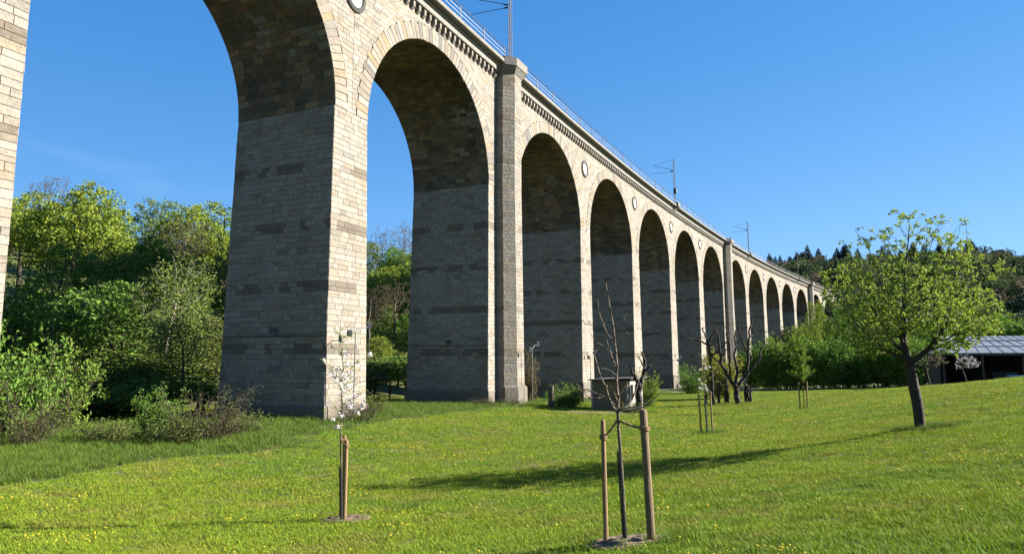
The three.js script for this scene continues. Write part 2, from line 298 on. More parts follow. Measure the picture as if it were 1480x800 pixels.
for (let i = I0 - 1; i <= I1; i++) {        // piers
  const kb = i <= -2 ? 0 : 1, batF = (y) => kb * batFr(y), batS = (y) => kb * batSd(y), sc = i === I0 - 1 ? archC(I0) - (SP + TP) / 2 : pierC(i), half = (isGroup(i) ? TG : TP) / 2, ht = (y) => half + batS(y), Y0 = -6, gb = new GB(), e = 0.03;
  tapered(gb, (y) => [[sc - ht(y) + e, batF(y) - e], [sc + ht(y) - e, batF(y) - e], [sc + ht(y) - e, WB - batF(y) + e], [sc - ht(y) + e, WB - batF(y) + e]], [Y0, 0, YS]);
  const pier = gb.mesh('pier', mMortar, viaduct);
  if (i < -2) continue;
  const ys = bandCourses(Y0, YS), wf = batF, wb = (y) => WB - batF(y);
  for (let k = 0; k + 1 < ys.length; k++) {
    const a = ys[k], b = ys[k + 1], m = (a + b) / 2, bd = inBand(m);
    course('stone', pier, (u, y, h) => pos(sc + u, y, wf(y) + h), a, b, -ht(a), -ht(b), ht(a), ht(b), (u) => wallColor(bd, u, m, i + 40));
    course('stone', pier, (u, y, h) => pos(sc - ht(y) - h, y, u), a, b, wb(a), wb(b), wf(a), wf(b), (u) => wallColor(bd, u, m, i), [0.38, 1.0]);
    course('stone', pier, (u, y, h) => pos(sc + ht(y) + h, y, u), a, b, wb(a), wb(b), wf(a), wf(b), (u) => wallColor(bd, u, m, i + 20), [0.6, 1.4]);
    course('stone', pier, (u, y, h) => pos(sc + u, y, wb(y) - h), a, b, -ht(a), -ht(b), ht(a), ht(b), () => wallColor(bd, sc, m, 2), [0.7, 1.4]);
  }
  // two plinth courses at the foot
  if (i === -2) continue;
  const pl = new GB(), yp = -2.35; tapered(pl, (y) => [[sc - ht(y) - 0.10, batF(y) + 0.10], [sc + ht(y) + 0.10, batF(y) + 0.10], [sc + ht(y) + 0.10, WB - batF(y) - 0.10], [sc - ht(y) - 0.10, WB - batF(y) - 0.10]], [-6, yp - 0.08]);
  tapered(pl, (y) => { const d = y > yp - 0.05 ? 0.03 : 0.10; return [[sc - ht(y) - d, batF(y) + d], [sc + ht(y) + d, batF(y) + d], [sc + ht(y) + d, WB - batF(y) - d], [sc - ht(y) - d, WB - batF(y) - d]]; }, [yp - 0.078, yp]);
  pl.mesh('plinth', mPlinth, pier);
}
const YC = 23.9;
for (let i = I0; i <= I1; i++) {            // arches with their spandrel walls
  const sc = archC(i), s0 = (isGroup(i - 1) || i === I0 ? (i === I0 ? sc - R - TP / 2 : pierC(i - 1)) : pierC(i - 1)), s1 = pierC(i), gb = new GB(), e = 0.03, Rc = R + e, NA = 40;
  const wFr = -e, wBk = WB + e, F = (p, q, r, t, w, back) => { const P = [p, q, r, t].map(([s, y]) => pos(s, y, w)), uv = [p, q, r, t]; back ? gb.quad(P[3], P[2], P[1], P[0], [1, 1, 1], [uv[3], uv[2], uv[1], uv[0]]) : gb.quad(P[0], P[1], P[2], P[3], [1, 1, 1], uv); };
  for (const [w, back] of [[wFr, false], [wBk, true]]) {
    F([s0, YS], [sc - Rc, YS], [sc - Rc, YC], [s0, YC], w, back); F([sc + Rc, YS], [s1, YS], [s1, YC], [sc + Rc, YC], w, back);
    for (let k = 0; k < NA; k++) { const t0 = Math.PI * (1 - k / NA), t1 = Math.PI * (1 - (k + 1) / NA), p = [sc + Rc * Math.cos(t0), YS + Rc * Math.sin(t0)], q = [sc + Rc * Math.cos(t1), YS + Rc * Math.sin(t1)]; F(p, q, [q[0], YC], [p[0], YC], w, back); }
  }
  for (let k = 0; k < NA; k++) { const t0 = Math.PI * k / NA, t1 = Math.PI * (k + 1) / NA, f = (t, w) => pos(sc + Rc * Math.cos(t), YS + Rc * Math.sin(t), w); gb.quad(f(t0, wFr), f(t0, wBk), f(t1, wBk), f(t1, wFr), [1, 1, 1], [[0, t0 * R], [7, t0 * R], [7, t1 * R], [0, t1 * R]]); }
  gb.quad(pos(s0, YC, wFr), pos(s1, YC, wFr), pos(s1, YC, wBk), pos(s0, YC, wBk));
  const bay = gb.mesh('arch', mMortar, viaduct);
  if (i < -1) continue;
  // ring of wedge stones on the front and the back
  const NV = 62, wallF = (s, y, h) => pos(s, y, h), wallB = (s, y, h) => pos(s, y, WB - h);
  const ringD = []; for (let k = 0; k < NV; k++) ringD.push(k % 2 ? rr(0.98, 1.06) : rr(1.10, 1.2));
  for (let k = 0; k < NV; k++) {
    const t0 = Math.PI * k / NV, t1 = Math.PI * (k + 1) / NV, D = ringD[k], q = [[t0, R], [t0, R + D], [t1, R + D], [t1, R]].map(([t, r]) => [sc + r * Math.cos(t), YS + r * Math.sin(t)]);
    stone('voussoir', bay, wallF, q, rr(0.018, 0.034), vary(pick(vousP), 0.08), { gap: 0.007, bevel: 0.014, deep: -0.1 });
    if (i < 5) stone('stone', bay, wallB, q, 0.02, vary(pick(vousP), 0.08));
  }
  // spandrel courses
  const ys = courses(YS, YT, 0.25, 0.36), ext = (y) => { const d = R + 1.09, v = y - YS; return v >= d ? 0 : Math.sqrt(d * d - v * v); };
  for (let k = 0; k + 1 < ys.length; k++) {
    const a = ys[k], b = ys[k + 1], m = (a + b) / 2, ea = ext(a), eb = ext(b), col = () => wallColor(false, sc + gauss() * 6, m, 3);
    for (const [wall, n] of i < 5 ? [[wallF, 0], [wallB, 1]] : [[wallF, 0]]) {
      if (ea > 0.05) { course('stone', bay, wall, a, b, s0, s0, sc - ea, sc - eb, col, [0.42, 0.95]); course('stone', bay, wall, a, b, sc + ea, sc + eb, s1, s1, col, [0.42, 0.95]); }
      else course('stone', bay, wall, a, b, s0, s0, s1, s1, col, [0.42, 0.95]);
    }
  }
  // vault stones, stained brown, with pale lime bloom on the haunches
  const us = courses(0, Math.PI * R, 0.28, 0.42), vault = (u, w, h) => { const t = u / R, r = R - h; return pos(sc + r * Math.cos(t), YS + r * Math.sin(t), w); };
  for (let k = 0; k + 1 < us.length; k++) {
    const a = us[k], b = us[k + 1], tm = (a + b) / 2 / R;
    let w = WB; while (w < -0.02) {
      let w2 = w + rr(0.4, 0.95); if (w2 > -0.4) w2 = 0;
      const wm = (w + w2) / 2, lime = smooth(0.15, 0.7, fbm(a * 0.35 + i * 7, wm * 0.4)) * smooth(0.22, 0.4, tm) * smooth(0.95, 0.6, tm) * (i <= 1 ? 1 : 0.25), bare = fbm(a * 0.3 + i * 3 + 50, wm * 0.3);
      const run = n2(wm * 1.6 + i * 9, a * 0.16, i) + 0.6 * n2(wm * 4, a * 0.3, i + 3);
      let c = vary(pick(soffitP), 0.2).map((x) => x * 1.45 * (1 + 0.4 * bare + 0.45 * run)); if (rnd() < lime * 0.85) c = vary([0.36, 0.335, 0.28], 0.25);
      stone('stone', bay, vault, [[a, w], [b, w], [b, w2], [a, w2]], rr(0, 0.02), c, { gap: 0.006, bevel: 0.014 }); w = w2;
    }
  }
}
// octagonal half pilasters on the group piers
const OCT = [[-1.40, -0.02], [-1.40, 0.60], [-0.66, 1.33], [0.66, 1.33], [1.40, 0.60], [1.40, -0.02]];
for (const gi of [0, 5, 10]) {
  const sc = pierC(gi), gb = new GB(), grow = (y) => y > YS ? 1 : 1 + 0.0028 * (YS - y), pt = (i, y, off = 0) => { const [ds, w] = OCT[i], l = Math.hypot(ds, w + 0.2) || 1; return [sc + (ds + Math.sign(ds) * off) * grow(y), (w + (w > 0 ? off : 0)) * grow(y) + (w > 0 ? batF(y) : 0)]; };
  tapered(gb, (y) => OCT.map((_, i) => pt(i, y, -0.03)), [-6, 0, YS, 23.3]);
  const pil = gb.mesh('pilaster', mMortar, viaduct);
  const ys = [...bandCourses(-6, YS), ...courses(YS, 23.3, 0.28, 0.38).slice(1)];
  for (let k = 0; k + 1 < ys.length; k++) for (let f = 0; f < 5; f++) {
    const a = ys[k], b = ys[k + 1], m = (a + b) / 2, bd = inBand(m) || (m > YS && Math.abs((m - 16) % 3.3) < 0.25);
    const map = (u, y, h) => { const A = pt(f, y), B = pt(f + 1, y), dx = B[0] - A[0], dw = B[1] - A[1], L = Math.hypot(dx, dw); return pos(A[0] + dx / L * u - dw / L * h, y, A[1] + dw / L * u + dx / L * h); };
    const len = (y) => { const A = pt(f, y), B = pt(f + 1, y); return Math.hypot(B[0] - A[0], B[1] - A[1]); };
    // half octagon runs anticlockwise seen from below, so outward is to the left of A to B
    course('stone', pil, map, a, b, 0, 0, len(a), len(b), () => { const q = rnd(); return vary(bd && q < 0.6 ? pick(tan).map((x) => x * 0.75) : q < 0.5 ? pick(cream).map((x) => x * 0.9) : q < 0.75 ? pick(grey) : pick(tan), 0.09); }, [0.55, 1.0], 0.005);
  }
  const pl = new GB(); tapered(pl, (y) => OCT.map((_, i) => pt(i, y, 0.16)), [-6, -2.15]); tapered(pl, (y) => OCT.map((_, i) => pt(i, y, y > -2.06 ? 0.03 : 0.16)), [-2.147, -2.03]); pl.mesh('pilaster_plinth', mPlinth, pil);
  const cp = new GB(); tapered(cp, (y) => OCT.map((_, i) => pt(i, 20, y > 23.5 ? 0.36 : 0.04)), [23.302, 23.78]); tapered(cp, (y) => OCT.map((_, i) => pt(i, 20, 0.40)), [23.785, 24.47]); cp.mesh('pilaster_cap', mConcrete, pil);
}
// cornice, corbels, walkway slabs, railing, medallions
const runs = [[-76, -1.45], [1.45, grpLen - 1.45], [grpLen + 1.45, 2 * grpLen - 1.45], [2 * grpLen + 1.45, pierC(I1)]];
const corbelList = [];
for (const [a, b] of runs) {
  const gb = new GB();
  sweep(gb, [[-0.05, 23.302], [0.36, 23.302], [0.40, 23.36], [0.40, 23.62], [0.50, 23.74], [0.56, 23.86], [-0.05, 23.86]], a, b, 3.65);
  const cor = gb.mesh('cornice', mConcretePale, viaduct);
  const step = 0.67; for (let s = a + 0.4; s < b - 0.3; s += step) corbelList.push([s, cor]);
}
{
  const d = (s) => { const p = pos(s, 23, 0.2); return p.length(); };
  corbelList.sort((x, y) => d(x[0]) - d(y[0]));
  const rest = new GB(); let n = 0, restParent = null;
  const one = (gb, s) => { const c = vary(pick(cream), 0.1).map((x) => x * 0.92); const w = 0.115;
    const P = [[0.0, 22.72], [0.07, 22.72], [0.23, 22.86], [0.27, 22.93], [0.27, 23.29], [0.0, 23.29]];
    for (let i = 0; i < P.length; i++) { const q = P[(i + 1) % P.length]; gb.quad(pos(s - w, P[i][1], P[i][0]), pos(s + w, P[i][1], P[i][0]), pos(s + w, q[1], q[0]), pos(s - w, q[1], q[0]), c); }
    for (const e of [-w, w]) { gb.quad(pos(s + e, P[0][1], P[0][0]), pos(s + e, P[1][1], P[1][0]), pos(s + e, P[4][1], P[4][0]), pos(s + e, P[5][1], P[5][0]), c); gb.quad(pos(s + e, P[1][1], P[1][0]), pos(s + e, P[2][1], P[2][0]), pos(s + e, P[3][1], P[3][0]), pos(s + e, P[4][1], P[4][0]), c); } };
  for (const [s, cor] of corbelList) {
    const vis = s > -22;
    if (vis && n < 170) { const gb = new GB(); one(gb, s); gb.mesh('corbel', mStone, cor); n++; } else { one(rest, s); }
  }
  rest.mesh('corbel_row', mStone, viaduct, 'stuff');
}
{
  const deck = new GB(); sweep(deck, [[0.5, 23.9], [0.5, 24.05], [-7.5, 24.05], [-7.5, 23.9]], -76, pierC(I1), 4); deck.mesh('track_bed', mBallast, viaduct);
  for (const [a, b] of runs) {
    const n = Math.round((b - a) / 5.5);
    for (let k = 0; k < n; k++) {
      const s0 = lerp(a, b, k / n) + 0.008, s1 = lerp(a, b, (k + 1) / n) - 0.008, gb = new GB();
      sweep(gb, [[0.3, 23.90], [0.92, 23.92], [0.97, 23.96], [0.97, 24.22], [0.93, 24.26], [0.3, 24.26]], s0, s1, 2.8); gb.mesh('walkway_slab', mConcrete, viaduct);
    }
    const bk = new GB(); sweep(bk, [[-7.4, 23.86], [-7.4, 24.24], [-7.95, 24.24], [-7.95, 23.86]], a, b, 4); bk.mesh('walkway_slab', mConcrete, viaduct);
    for (const [wR, y0] of [[0.86, 24.262], [-7.8, 24.242]]) {
      const tr = new GB(), tu = (gb, w, y, r) => { const m = Math.round((b - a) / 3.65); for (let k = 0; k < m; k++) gb.tube(pos(lerp(a, b, k / m), y, w), pos(lerp(a, b, (k + 1) / m), y, w), r, r, 6); };
      tu(tr, wR, y0 + 1.0, 0.032); const rail = tr.mesh('railing', mSteelDark, viaduct);
      for (const y of [0.36, 0.68]) { const g2 = new GB(); tu(g2, wR, y0 + y, 0.026); g2.mesh('rail', mSteelZinc, rail); }
      const m = Math.round((b - a) / 3.65); let kk = 0;
      for (let k = 0; k <= m; k++) { const s = lerp(a, b, k / m) + (k === 0 ? 0.12 : k === m ? -0.12 : 0), g3 = new GB(), p = pos(s, y0, wR); g3.box(p.x, y0 + 0.49, p.z, 0.075, 0.98, 0.05, [1, 1, 1], 1.1); g3.mesh('railing_post', mSteelDark, rail); }
    }
  }
}
for (let i = -2; i < I1; i++) if (!isGroup(i)) {
  const s = pierC(i), y = 20.65, prof = [[0.62, 0], [0.62, 0.09], [0.68, 0.14], [0.78, 0.14], [0.83, 0.10], [0.90, 0.10], [0.94, 0.06], [0.94, 0]].map((p) => new THREE.Vector2(p[0], p[1]));
  const g = new THREE.LatheGeometry(prof, 40); g.rotateX(Math.PI / 2);
  const p = pos(s, y, 0.02), q = pos(s, y, 1), md = new THREE.Mesh(g, mRing); md.name = 'medallion'; md.position.copy(p); md.lookAt(q.x, y, q.z); viaduct.add(md);
  const dg = new THREE.CylinderGeometry(0.625, 0.625, 0.05, 36); dg.rotateX(Math.PI / 2); const disc = new THREE.Mesh(dg, mPlaque); disc.name = 'medallion_disc'; disc.position.z = 0.015; md.add(disc);
}
// brackets under the masts between group piers
const MAST_S = [0.1, 57.7, 116, 174.6, 233];
for (const s of MAST_S.slice(1)) { const gb = new GB(); sweep(gb, [[0.35, 23.3], [0.9, 23.87], [1.22, 23.95], [1.22, 24.55], [0.3, 24.55], [0.3, 23.3]], s - 0.55, s + 0.55, 1.1); gb.mesh('mast_bracket', mConcrete, viaduct); }

// sort the stones: the largest in view as single pieces, all others joined
{
  const cp = Math.cos(PITCH), sp = Math.sin(PITCH), project = (p) => { const z = -p.z * cp + p.y * sp, y = p.y * cp + p.z * sp; return z > 0.5 ? [740 + FPX * p.x / z, 400 - FPX * y / z] : null; };
  for (const st of stones) {
    const P = st.q.map((c) => st.map(c[0], c[1], st.proud)), S = P.map(project); st.area = 0; if (S.some((x) => !x)) continue;
    const cx = (S[0][0] + S[2][0]) / 2, cy = (S[0][1] + S[2][1]) / 2; if (cx < 0 || cx > 1480 || cy < 0 || cy > 585) continue;
    const cu = (st.q[0][0] + st.q[2][0]) / 2, cv = (st.q[0][1] + st.q[2][1]) / 2, c0 = st.map(cu, cv, 0), n = st.map(cu, cv, 0.1).sub(c0); if (n.dot(c0) > 0) continue;
    let ar = 0; for (let i = 0; i < 4; i++) { const j = (i + 1) % 4; ar += S[i][0] * S[j][1] - S[j][0] * S[i][1]; } st.area = Math.abs(ar) / 2;
  }
  for (const kind of ['stone', 'voussoir']) {
    const list = stones.filter((s) => s.kind === kind).sort((a, b) => b.area - a.area), joined = new Map();
    list.forEach((st, i) => {
      if (i < 300 && st.area > 0) { const gb = new GB(); emitStone(gb, st); gb.mesh(kind, mStone, st.parent); }
      else { if (!joined.has(st.parent)) joined.set(st.parent, new GB()); emitStone(joined.get(st.parent), st); }
    });
    for (const [parent, gb] of joined) gb.mesh(kind === 'stone' ? 'masonry' : 'voussoir_ring', mStone, parent, 'stuff');
  }
  console.log('stones', stones.length);
}
shade(viaduct);
// ---------------------------------------------------------------- trees
// space colonisation: attraction points in the crown pull the branches towards them
function grow(o) {
  const { start, trunk, attract, step = 0.3, infl = 3, kill = 0.6, maxIt = 140, wander = 0.12 } = o, nodes = [{ p: start.clone(), par: -1, d: V(0, 1, 0) }];
  let cur = 0;
  for (const t of trunk) { const d = V().subVectors(t, nodes[cur].p), n = Math.max(1, Math.round(d.length() / step)), a = nodes[cur].p.clone(); for (let i = 1; i <= n; i++) { nodes.push({ p: a.clone().addScaledVector(d, i / n).add(V(gauss() * step * 0.05, 0, gauss() * step * 0.05)), par: cur, d: d.clone().normalize() }); cur = nodes.length - 1; } }
  let pts = attract.map((p) => ({ p, n: -1, d: 1e9 })), checked = o.from ?? Math.floor(nodes.length * 0.5);
  for (let it = 0; it < maxIt && pts.length; it++) {
    for (; checked < nodes.length; checked++) { const q = nodes[checked].p; for (const a of pts) { const d = a.p.distanceToSquared(q); if (d < a.d) { a.d = d; a.n = checked; } } }
    pts = pts.filter((a) => a.d > kill * kill);
    const pull = new Map();
    for (const a of pts) if (a.d < infl * infl || it < 12) { const v = V().subVectors(a.p, nodes[a.n].p).normalize(); if (pull.has(a.n)) pull.get(a.n).add(v); else pull.set(a.n, v); }
    if (!pull.size) break;
    for (const [n, v] of pull) {
      if ((nodes[n].kids || 0) > 2) { nodes[n].full = true; for (const a of pts) if (a.n === n) { a.d = 1e9; a.n = -1; for (let j = o.from ?? 0; j < checked; j++) if (!nodes[j].full) { const d = a.p.distanceToSquared(nodes[j].p); if (d < a.d) { a.d = d; a.n = j; } } if (a.n < 0) a.d = 0; } continue; }
      v.normalize().addScaledVector(nodes[n].d, 0.35).add(V(gauss() * wander, gauss() * wander + (o.lift ?? 0.05), gauss() * wander)).normalize();
      nodes[n].kids = (nodes[n].kids || 0) + 1; nodes.push({ p: nodes[n].p.clone().addScaledVector(v, step), par: n, d: v });
    }
  }
  // radii by the pipe rule, from tips down
  const r0 = o.tip ?? 0.008, pw = o.pipe ?? 2.3; for (const n of nodes) { n.s = 0; n.leafy = true; }
  for (let i = nodes.length - 1; i > 0; i--) { const n = nodes[i]; if (n.s === 0) n.s = Math.pow(r0, pw); n.r = Math.pow(n.s, 1 / pw); nodes[n.par].s += n.s; nodes[n.par].leafy = false; }
  nodes[0].r = Math.pow(nodes[0].s, 1 / pw);
  const f = (o.baseR ?? nodes[0].r) / nodes[0].r; for (const n of nodes) { const k = n.r / nodes[0].r; n.r *= lerp(1, f, Math.pow(k, 0.4)); n.r = Math.max(n.r, r0 * 0.7); }
  return nodes;
}
function woodMesh(nodes, mat, parent, name = 'trunk', minR = 0, flare = 1.25) {
  const gb = new GB();
  for (let i = 1; i < nodes.length; i++) { const p = nodes[nodes[i].par]; if (p.main === undefined || nodes[p.main].r < nodes[i].r) p.main = i; }
  for (let i = 1; i < nodes.length; i++) { const n = nodes[i], p = nodes[n.par]; if (n.r < minR) continue; const k = n.r > 0.12 ? 10 : n.r > 0.04 ? 6 : n.r > 0.015 ? 4 : 3; const ra = n.par === 0 ? p.r * flare : p.main === i ? p.r : Math.min(p.r, n.r * 1.25); gb.tube(p.p, n.p, ra, n.r, k, [1, 1, 1]); }
  return gb.mesh(name, mat, parent);
}
function leaf(gb, p, dir, side, L, W, col) {       // a folded diamond: two triangles along a midrib
  const up = V().crossVectors(dir, side).multiplyScalar(W * 0.25), t = p.clone().addScaledVector(dir, L), m = p.clone().addScaledVector(dir, L * 0.45);
  const a = m.clone().addScaledVector(side, W / 2).add(up), b = m.clone().addScaledVector(side, -W / 2).add(up);
  gb.tri(p, a, t, col); gb.tri(p, t, b, col);
}
const rdir = () => { const z = rr(-1, 1), t = rr(0, 6.2832), r = Math.sqrt(1 - z * z); return V(r * Math.cos(t), z, r * Math.sin(t)); };
function leafTuft(gb, p, n, spread, L, base, o = {}) {
  for (let k = 0; k < n; k++) {
    const d = rdir(); d.y = d.y * (o.flat ?? 0.7) + (o.up ?? 0.1); d.normalize(); const s = V().crossVectors(d, rdir()).normalize();
    const f = 1 + gauss() * 0.22, y = gauss() * 0.12, c = [base[0] * f * (1 + y), base[1] * f, base[2] * f * (1 - y)], l = L * rr(0.7, 1.3);
    leaf(gb, p.clone().add(V(gauss() * spread, gauss() * spread * (o.sy ?? 0.7) - (o.droop ?? 0) * rnd() * spread * 2, gauss() * spread)), d, s, l, l * (o.ratio ?? 0.62), c);
  }
}
// crown envelope points: lobes of an uneven outline
function crownPts(n, c, rx, ry, rz, lobes = 9, hollow = 0.25) {
  const L = []; for (let i = 0; i < lobes; i++) { const d = rdir(); d.y = Math.abs(d.y) * 1.2 - 0.35; L.push([V(c.x + d.x * rx * 0.62, c.y + d.y * ry * 0.62, c.z + d.z * rz * 0.62), rr(0.34, 0.52)]); }
  L.push([c.clone(), 0.6]);
  const out = []; while (out.length < n) { const [q, f] = pick(L), d = rdir().multiplyScalar(Math.pow(rr(hollow, 1), 0.5)); out.push(V(q.x + d.x * rx * f, q.y + d.y * ry * f, q.z + d.z * rz * f)); }
  return out;
}
// --- prototypes for the wood: made once about the origin, then copied
function broadleaf(sd, o) {
  reseed(sd); const H = o.h, cb = o.base * H, c = V(gauss() * 0.5, (H + cb) / 2, gauss() * 0.5);
  const nodes = grow({ start: V(0, -0.4, 0), trunk: [V(gauss() * 0.2, cb * 0.6, gauss() * 0.2), V(gauss() * 0.4, cb + (H - cb) * 0.3, gauss() * 0.4)], attract: crownPts(o.pts, c, o.r, (H - cb) / 2, o.r, o.lobes ?? 10), step: o.step ?? 0.7, infl: 9, kill: o.kill ?? 0.8, tip: o.tip ?? 0.018, baseR: o.tr, wander: 0.2, lift: 0.12, from: 4 });
  const wood = new THREE.Group(); woodMesh(nodes, o.bark, wood, 'trunk', 0.0);
  if (o.leaves) { const gb = new GB(); for (const n of nodes) if (n.r < (o.leafR ?? 0.035)) { const k = n.leafy ? o.leaves : Math.round(o.leaves * 0.5); leafTuft(gb, n.p, k, o.spread ?? 0.42, o.leaf ?? 0.3, vary([1, 1, 1], 0.12), { up: 0.15, droop: o.droop ?? 0, flat: o.flat ?? 0.7, sy: o.sy ?? 0.6 }); } gb.mesh('crown', o.mat, wood); }
  return wood;
}
const mLeafMaple = leafMat(0.183, 0.2416, 0.022), mLeafGreen = leafMat(0.1025, 0.1903, 0.022), mLeafPale = leafMat(0.1318, 0.183, 0.0293), mLeafBrown = leafMat(0.1244, 0.0988, 0.0439), mLeafShrub = leafMat(0.1318, 0.205, 0.022), mLeafYellow = leafMat(0.1976, 0.205, 0.022), mNeedle = leafMat(0.036, 0.057, 0.03, 0.15), mLeafApple = leafMat(0.2064, 0.2767, 0.0352, 0.45), mPetal = leafMat(0.74, 0.70, 0.68, 0.3), mLeafOlive = leafMat(0.1098, 0.1391, 0.0256);
const protoMaple = broadleaf(11, { h: 20, base: 0.10, r: 6.0, pts: 1500, tr: 0.36, bark: mBarkDark, leaves: 30, leaf: 0.36, spread: 0.66, mat: mLeafMaple, lobes: 14 });
const protoAsh = broadleaf(12, { h: 19, base: 0.12, r: 4.6, pts: 1200, tr: 0.3, bark: mBarkDark, leaves: 27, leaf: 0.33, spread: 0.62, mat: mLeafGreen, lobes: 12 });
const protoBirch = broadleaf(13, { h: 14, base: 0.16, r: 2.9, pts: 1100, kill: 0.45, step: 0.42, tip: 0.007, tr: 0.15, bark: mBirch, leaves: 14, leaf: 0.19, spread: 0.40, droop: 1.1, leafR: 0.03, mat: mLeafPale, lobes: 9 });
const protoBare = broadleaf(14, { h: 17, base: 0.3, r: 3.6, pts: 1300, kill: 0.5, tip: 0.010, tr: 0.2, bark: mBarkGrey, leaves: 5, leaf: 0.17, spread: 0.34, mat: mLeafBrown, lobes: 9, step: 0.5 });
const protoHazel = broadleaf(15, { h: 7, base: 0.08, r: 3.4, pts: 1100, kill: 0.45, tip: 0.009, tr: 0.11, bark: mBarkDark, leaves: 16, leaf: 0.22, spread: 0.36, flat: 0.35, sy: 0.35, mat: mLeafGreen, lobes: 9, step: 0.45 });
function shrub(sd, o) {
  reseed(sd); const g = new THREE.Group(), gb = new GB(), lg = new GB();
  for (let k = 0; k < o.stems; k++) {
    const a = rr(0, 6.283), p = V(Math.cos(a) * rr(0, o.r * 0.35), -0.1, Math.sin(a) * rr(0, o.r * 0.35)), d = V(Math.cos(a) * rr(0.1, o.lean), 1, Math.sin(a) * rr(0.1, o.lean)).normalize();
    let L = o.h * rr(0.5, 1.0), n = Math.round(L / o.step), r = o.tr * rr(0.6, 1); let q = p.clone();
    for (let i = 0; i < n; i++) {
      const t = q.clone().addScaledVector(d, o.step); gb.tube(q, t, r * (1 - i / n) + 0.003, r * (1 - (i + 1) / n) + 0.003, 3);
      if (i > n * 0.12) for (let b = 0; b < o.twigs; b++) { const e = rdir().addScaledVector(d, 0.7).normalize(), tl = o.step * rr(0.8, 2.2), tp = q.clone().addScaledVector(e, tl); gb.tube(q, tp, r * 0.35 + 0.002, 0.0025, 3); if (o.leaves) { leafTuft(lg, tp, o.leaves, o.spread, o.leaf, vary([1, 1, 1], 0.14), { up: 0.25 }); leafTuft(lg, q.clone().lerp(tp, 0.5), Math.ceil(o.leaves / 2), o.spread, o.leaf, vary([1, 1, 1], 0.14), { up: 0.2 }); } }
      d.add(V(gauss() * 0.22, gauss() * 0.1 - (o.arch ?? 0), gauss() * 0.22)).normalize(); q = t;
    }
  }
  gb.mesh('stems', o.bark, g); if (o.leaves) lg.mesh('foliage', o.mat, g); return g;
}
const protoShrub = shrub(21, { h: 2.4, r: 1.6, stems: 26, lean: 0.7, step: 0.28, twigs: 3, tr: 0.022, leaves: 6, spread: 0.13, leaf: 0.11, bark: mBarkBrown, mat: mLeafShrub, arch: 0.02 });
const protoTwiggy = shrub(22, { h: 2.2, r: 1.5, stems: 46, lean: 0.9, step: 0.22, twigs: 3, tr: 0.014, leaves: 1, spread: 0.06, leaf: 0.05, bark: mBarkBrown, mat: mLeafOlive, arch: 0.06 });
const protoBramble = shrub(23, { h: 1.5, r: 1.3, stems: 34, lean: 1.0, step: 0.2, twigs: 2, tr: 0.012, leaves: 4, spread: 0.09, leaf: 0.085, bark: mBarkBrown, mat: mLeafOlive, arch: 0.10 });
const protoHedge = shrub(24, { h: 5, r: 2.4, stems: 24, lean: 0.55, step: 0.5, twigs: 4, tr: 0.04, leaves: 7, spread: 0.3, leaf: 0.24, bark: mBarkBrown, mat: mLeafShrub, arch: 0.02 });
function conifer(sd, H) {
  reseed(sd); const g = new THREE.Group(), gb = new GB(), lg = new GB(); gb.tube(V(0, -0.5, 0), V(0, H, 0), 0.28, 0.03, 6);
  for (let y = H * 0.12; y < H * 0.99; y += 0.42) { const R0 = (1 - y / H) * H * 0.25 + 0.06, n = 12; for (let k = 0; k < n; k++) { const a = rr(0, 6.283), l = R0 * rr(0.7, 1.15); for (let t = 0.25; t < 1.05; t += 0.2) { const p = V(Math.cos(a) * l * t, y - l * t * 0.35 + gauss() * 0.1, Math.sin(a) * l * t), d = V(Math.cos(a + gauss() * 0.6), -0.35, Math.sin(a + gauss() * 0.6)).normalize(), f = 1 + gauss() * 0.3; leaf(lg, p, d, V().crossVectors(d, V(0, 1, 0)).normalize().add(V(0, gauss() * 0.4, 0)).normalize(), 0.3 + R0 * rr(0.3, 0.5), 0.25 + R0 * 0.25, [f, f, f]); } } }
  gb.mesh('trunk', mBarkDark, g); lg.mesh('crown', mNeedle, g); return g;
}
const protoSpruce = [conifer(31, 22), conifer(32, 18)];
function place(proto, name, label, category, px, z, scale, turn, group, o = {}) {
  const g = proto.clone(); g.name = numbered(name); const [x] = at(px, z, groundH(at(px, z)[0], z)); g.position.set(x, groundH(x, z) - (o.sink ?? 0.05), -z);
  const [sx, sy] = Array.isArray(scale) ? scale : [scale, scale]; g.scale.set(sx, sy, sx); g.rotation.y = turn; tag(g, label, category, group);
  if (o.mat) g.children[1].material = o.mat; if (o.bark) g.children[0].material = o.bark;
  scene.add(shade(g)); return g;
}
const topScale = (px, z, topY, h) => { if (h < 3 || h === 5) h *= 0.72; const [x] = at(px, z); const y = (519 - topY) / FPX * z * 1.02; return (y - groundH(x, z)) / h; };   // height that reaches a row of the picture
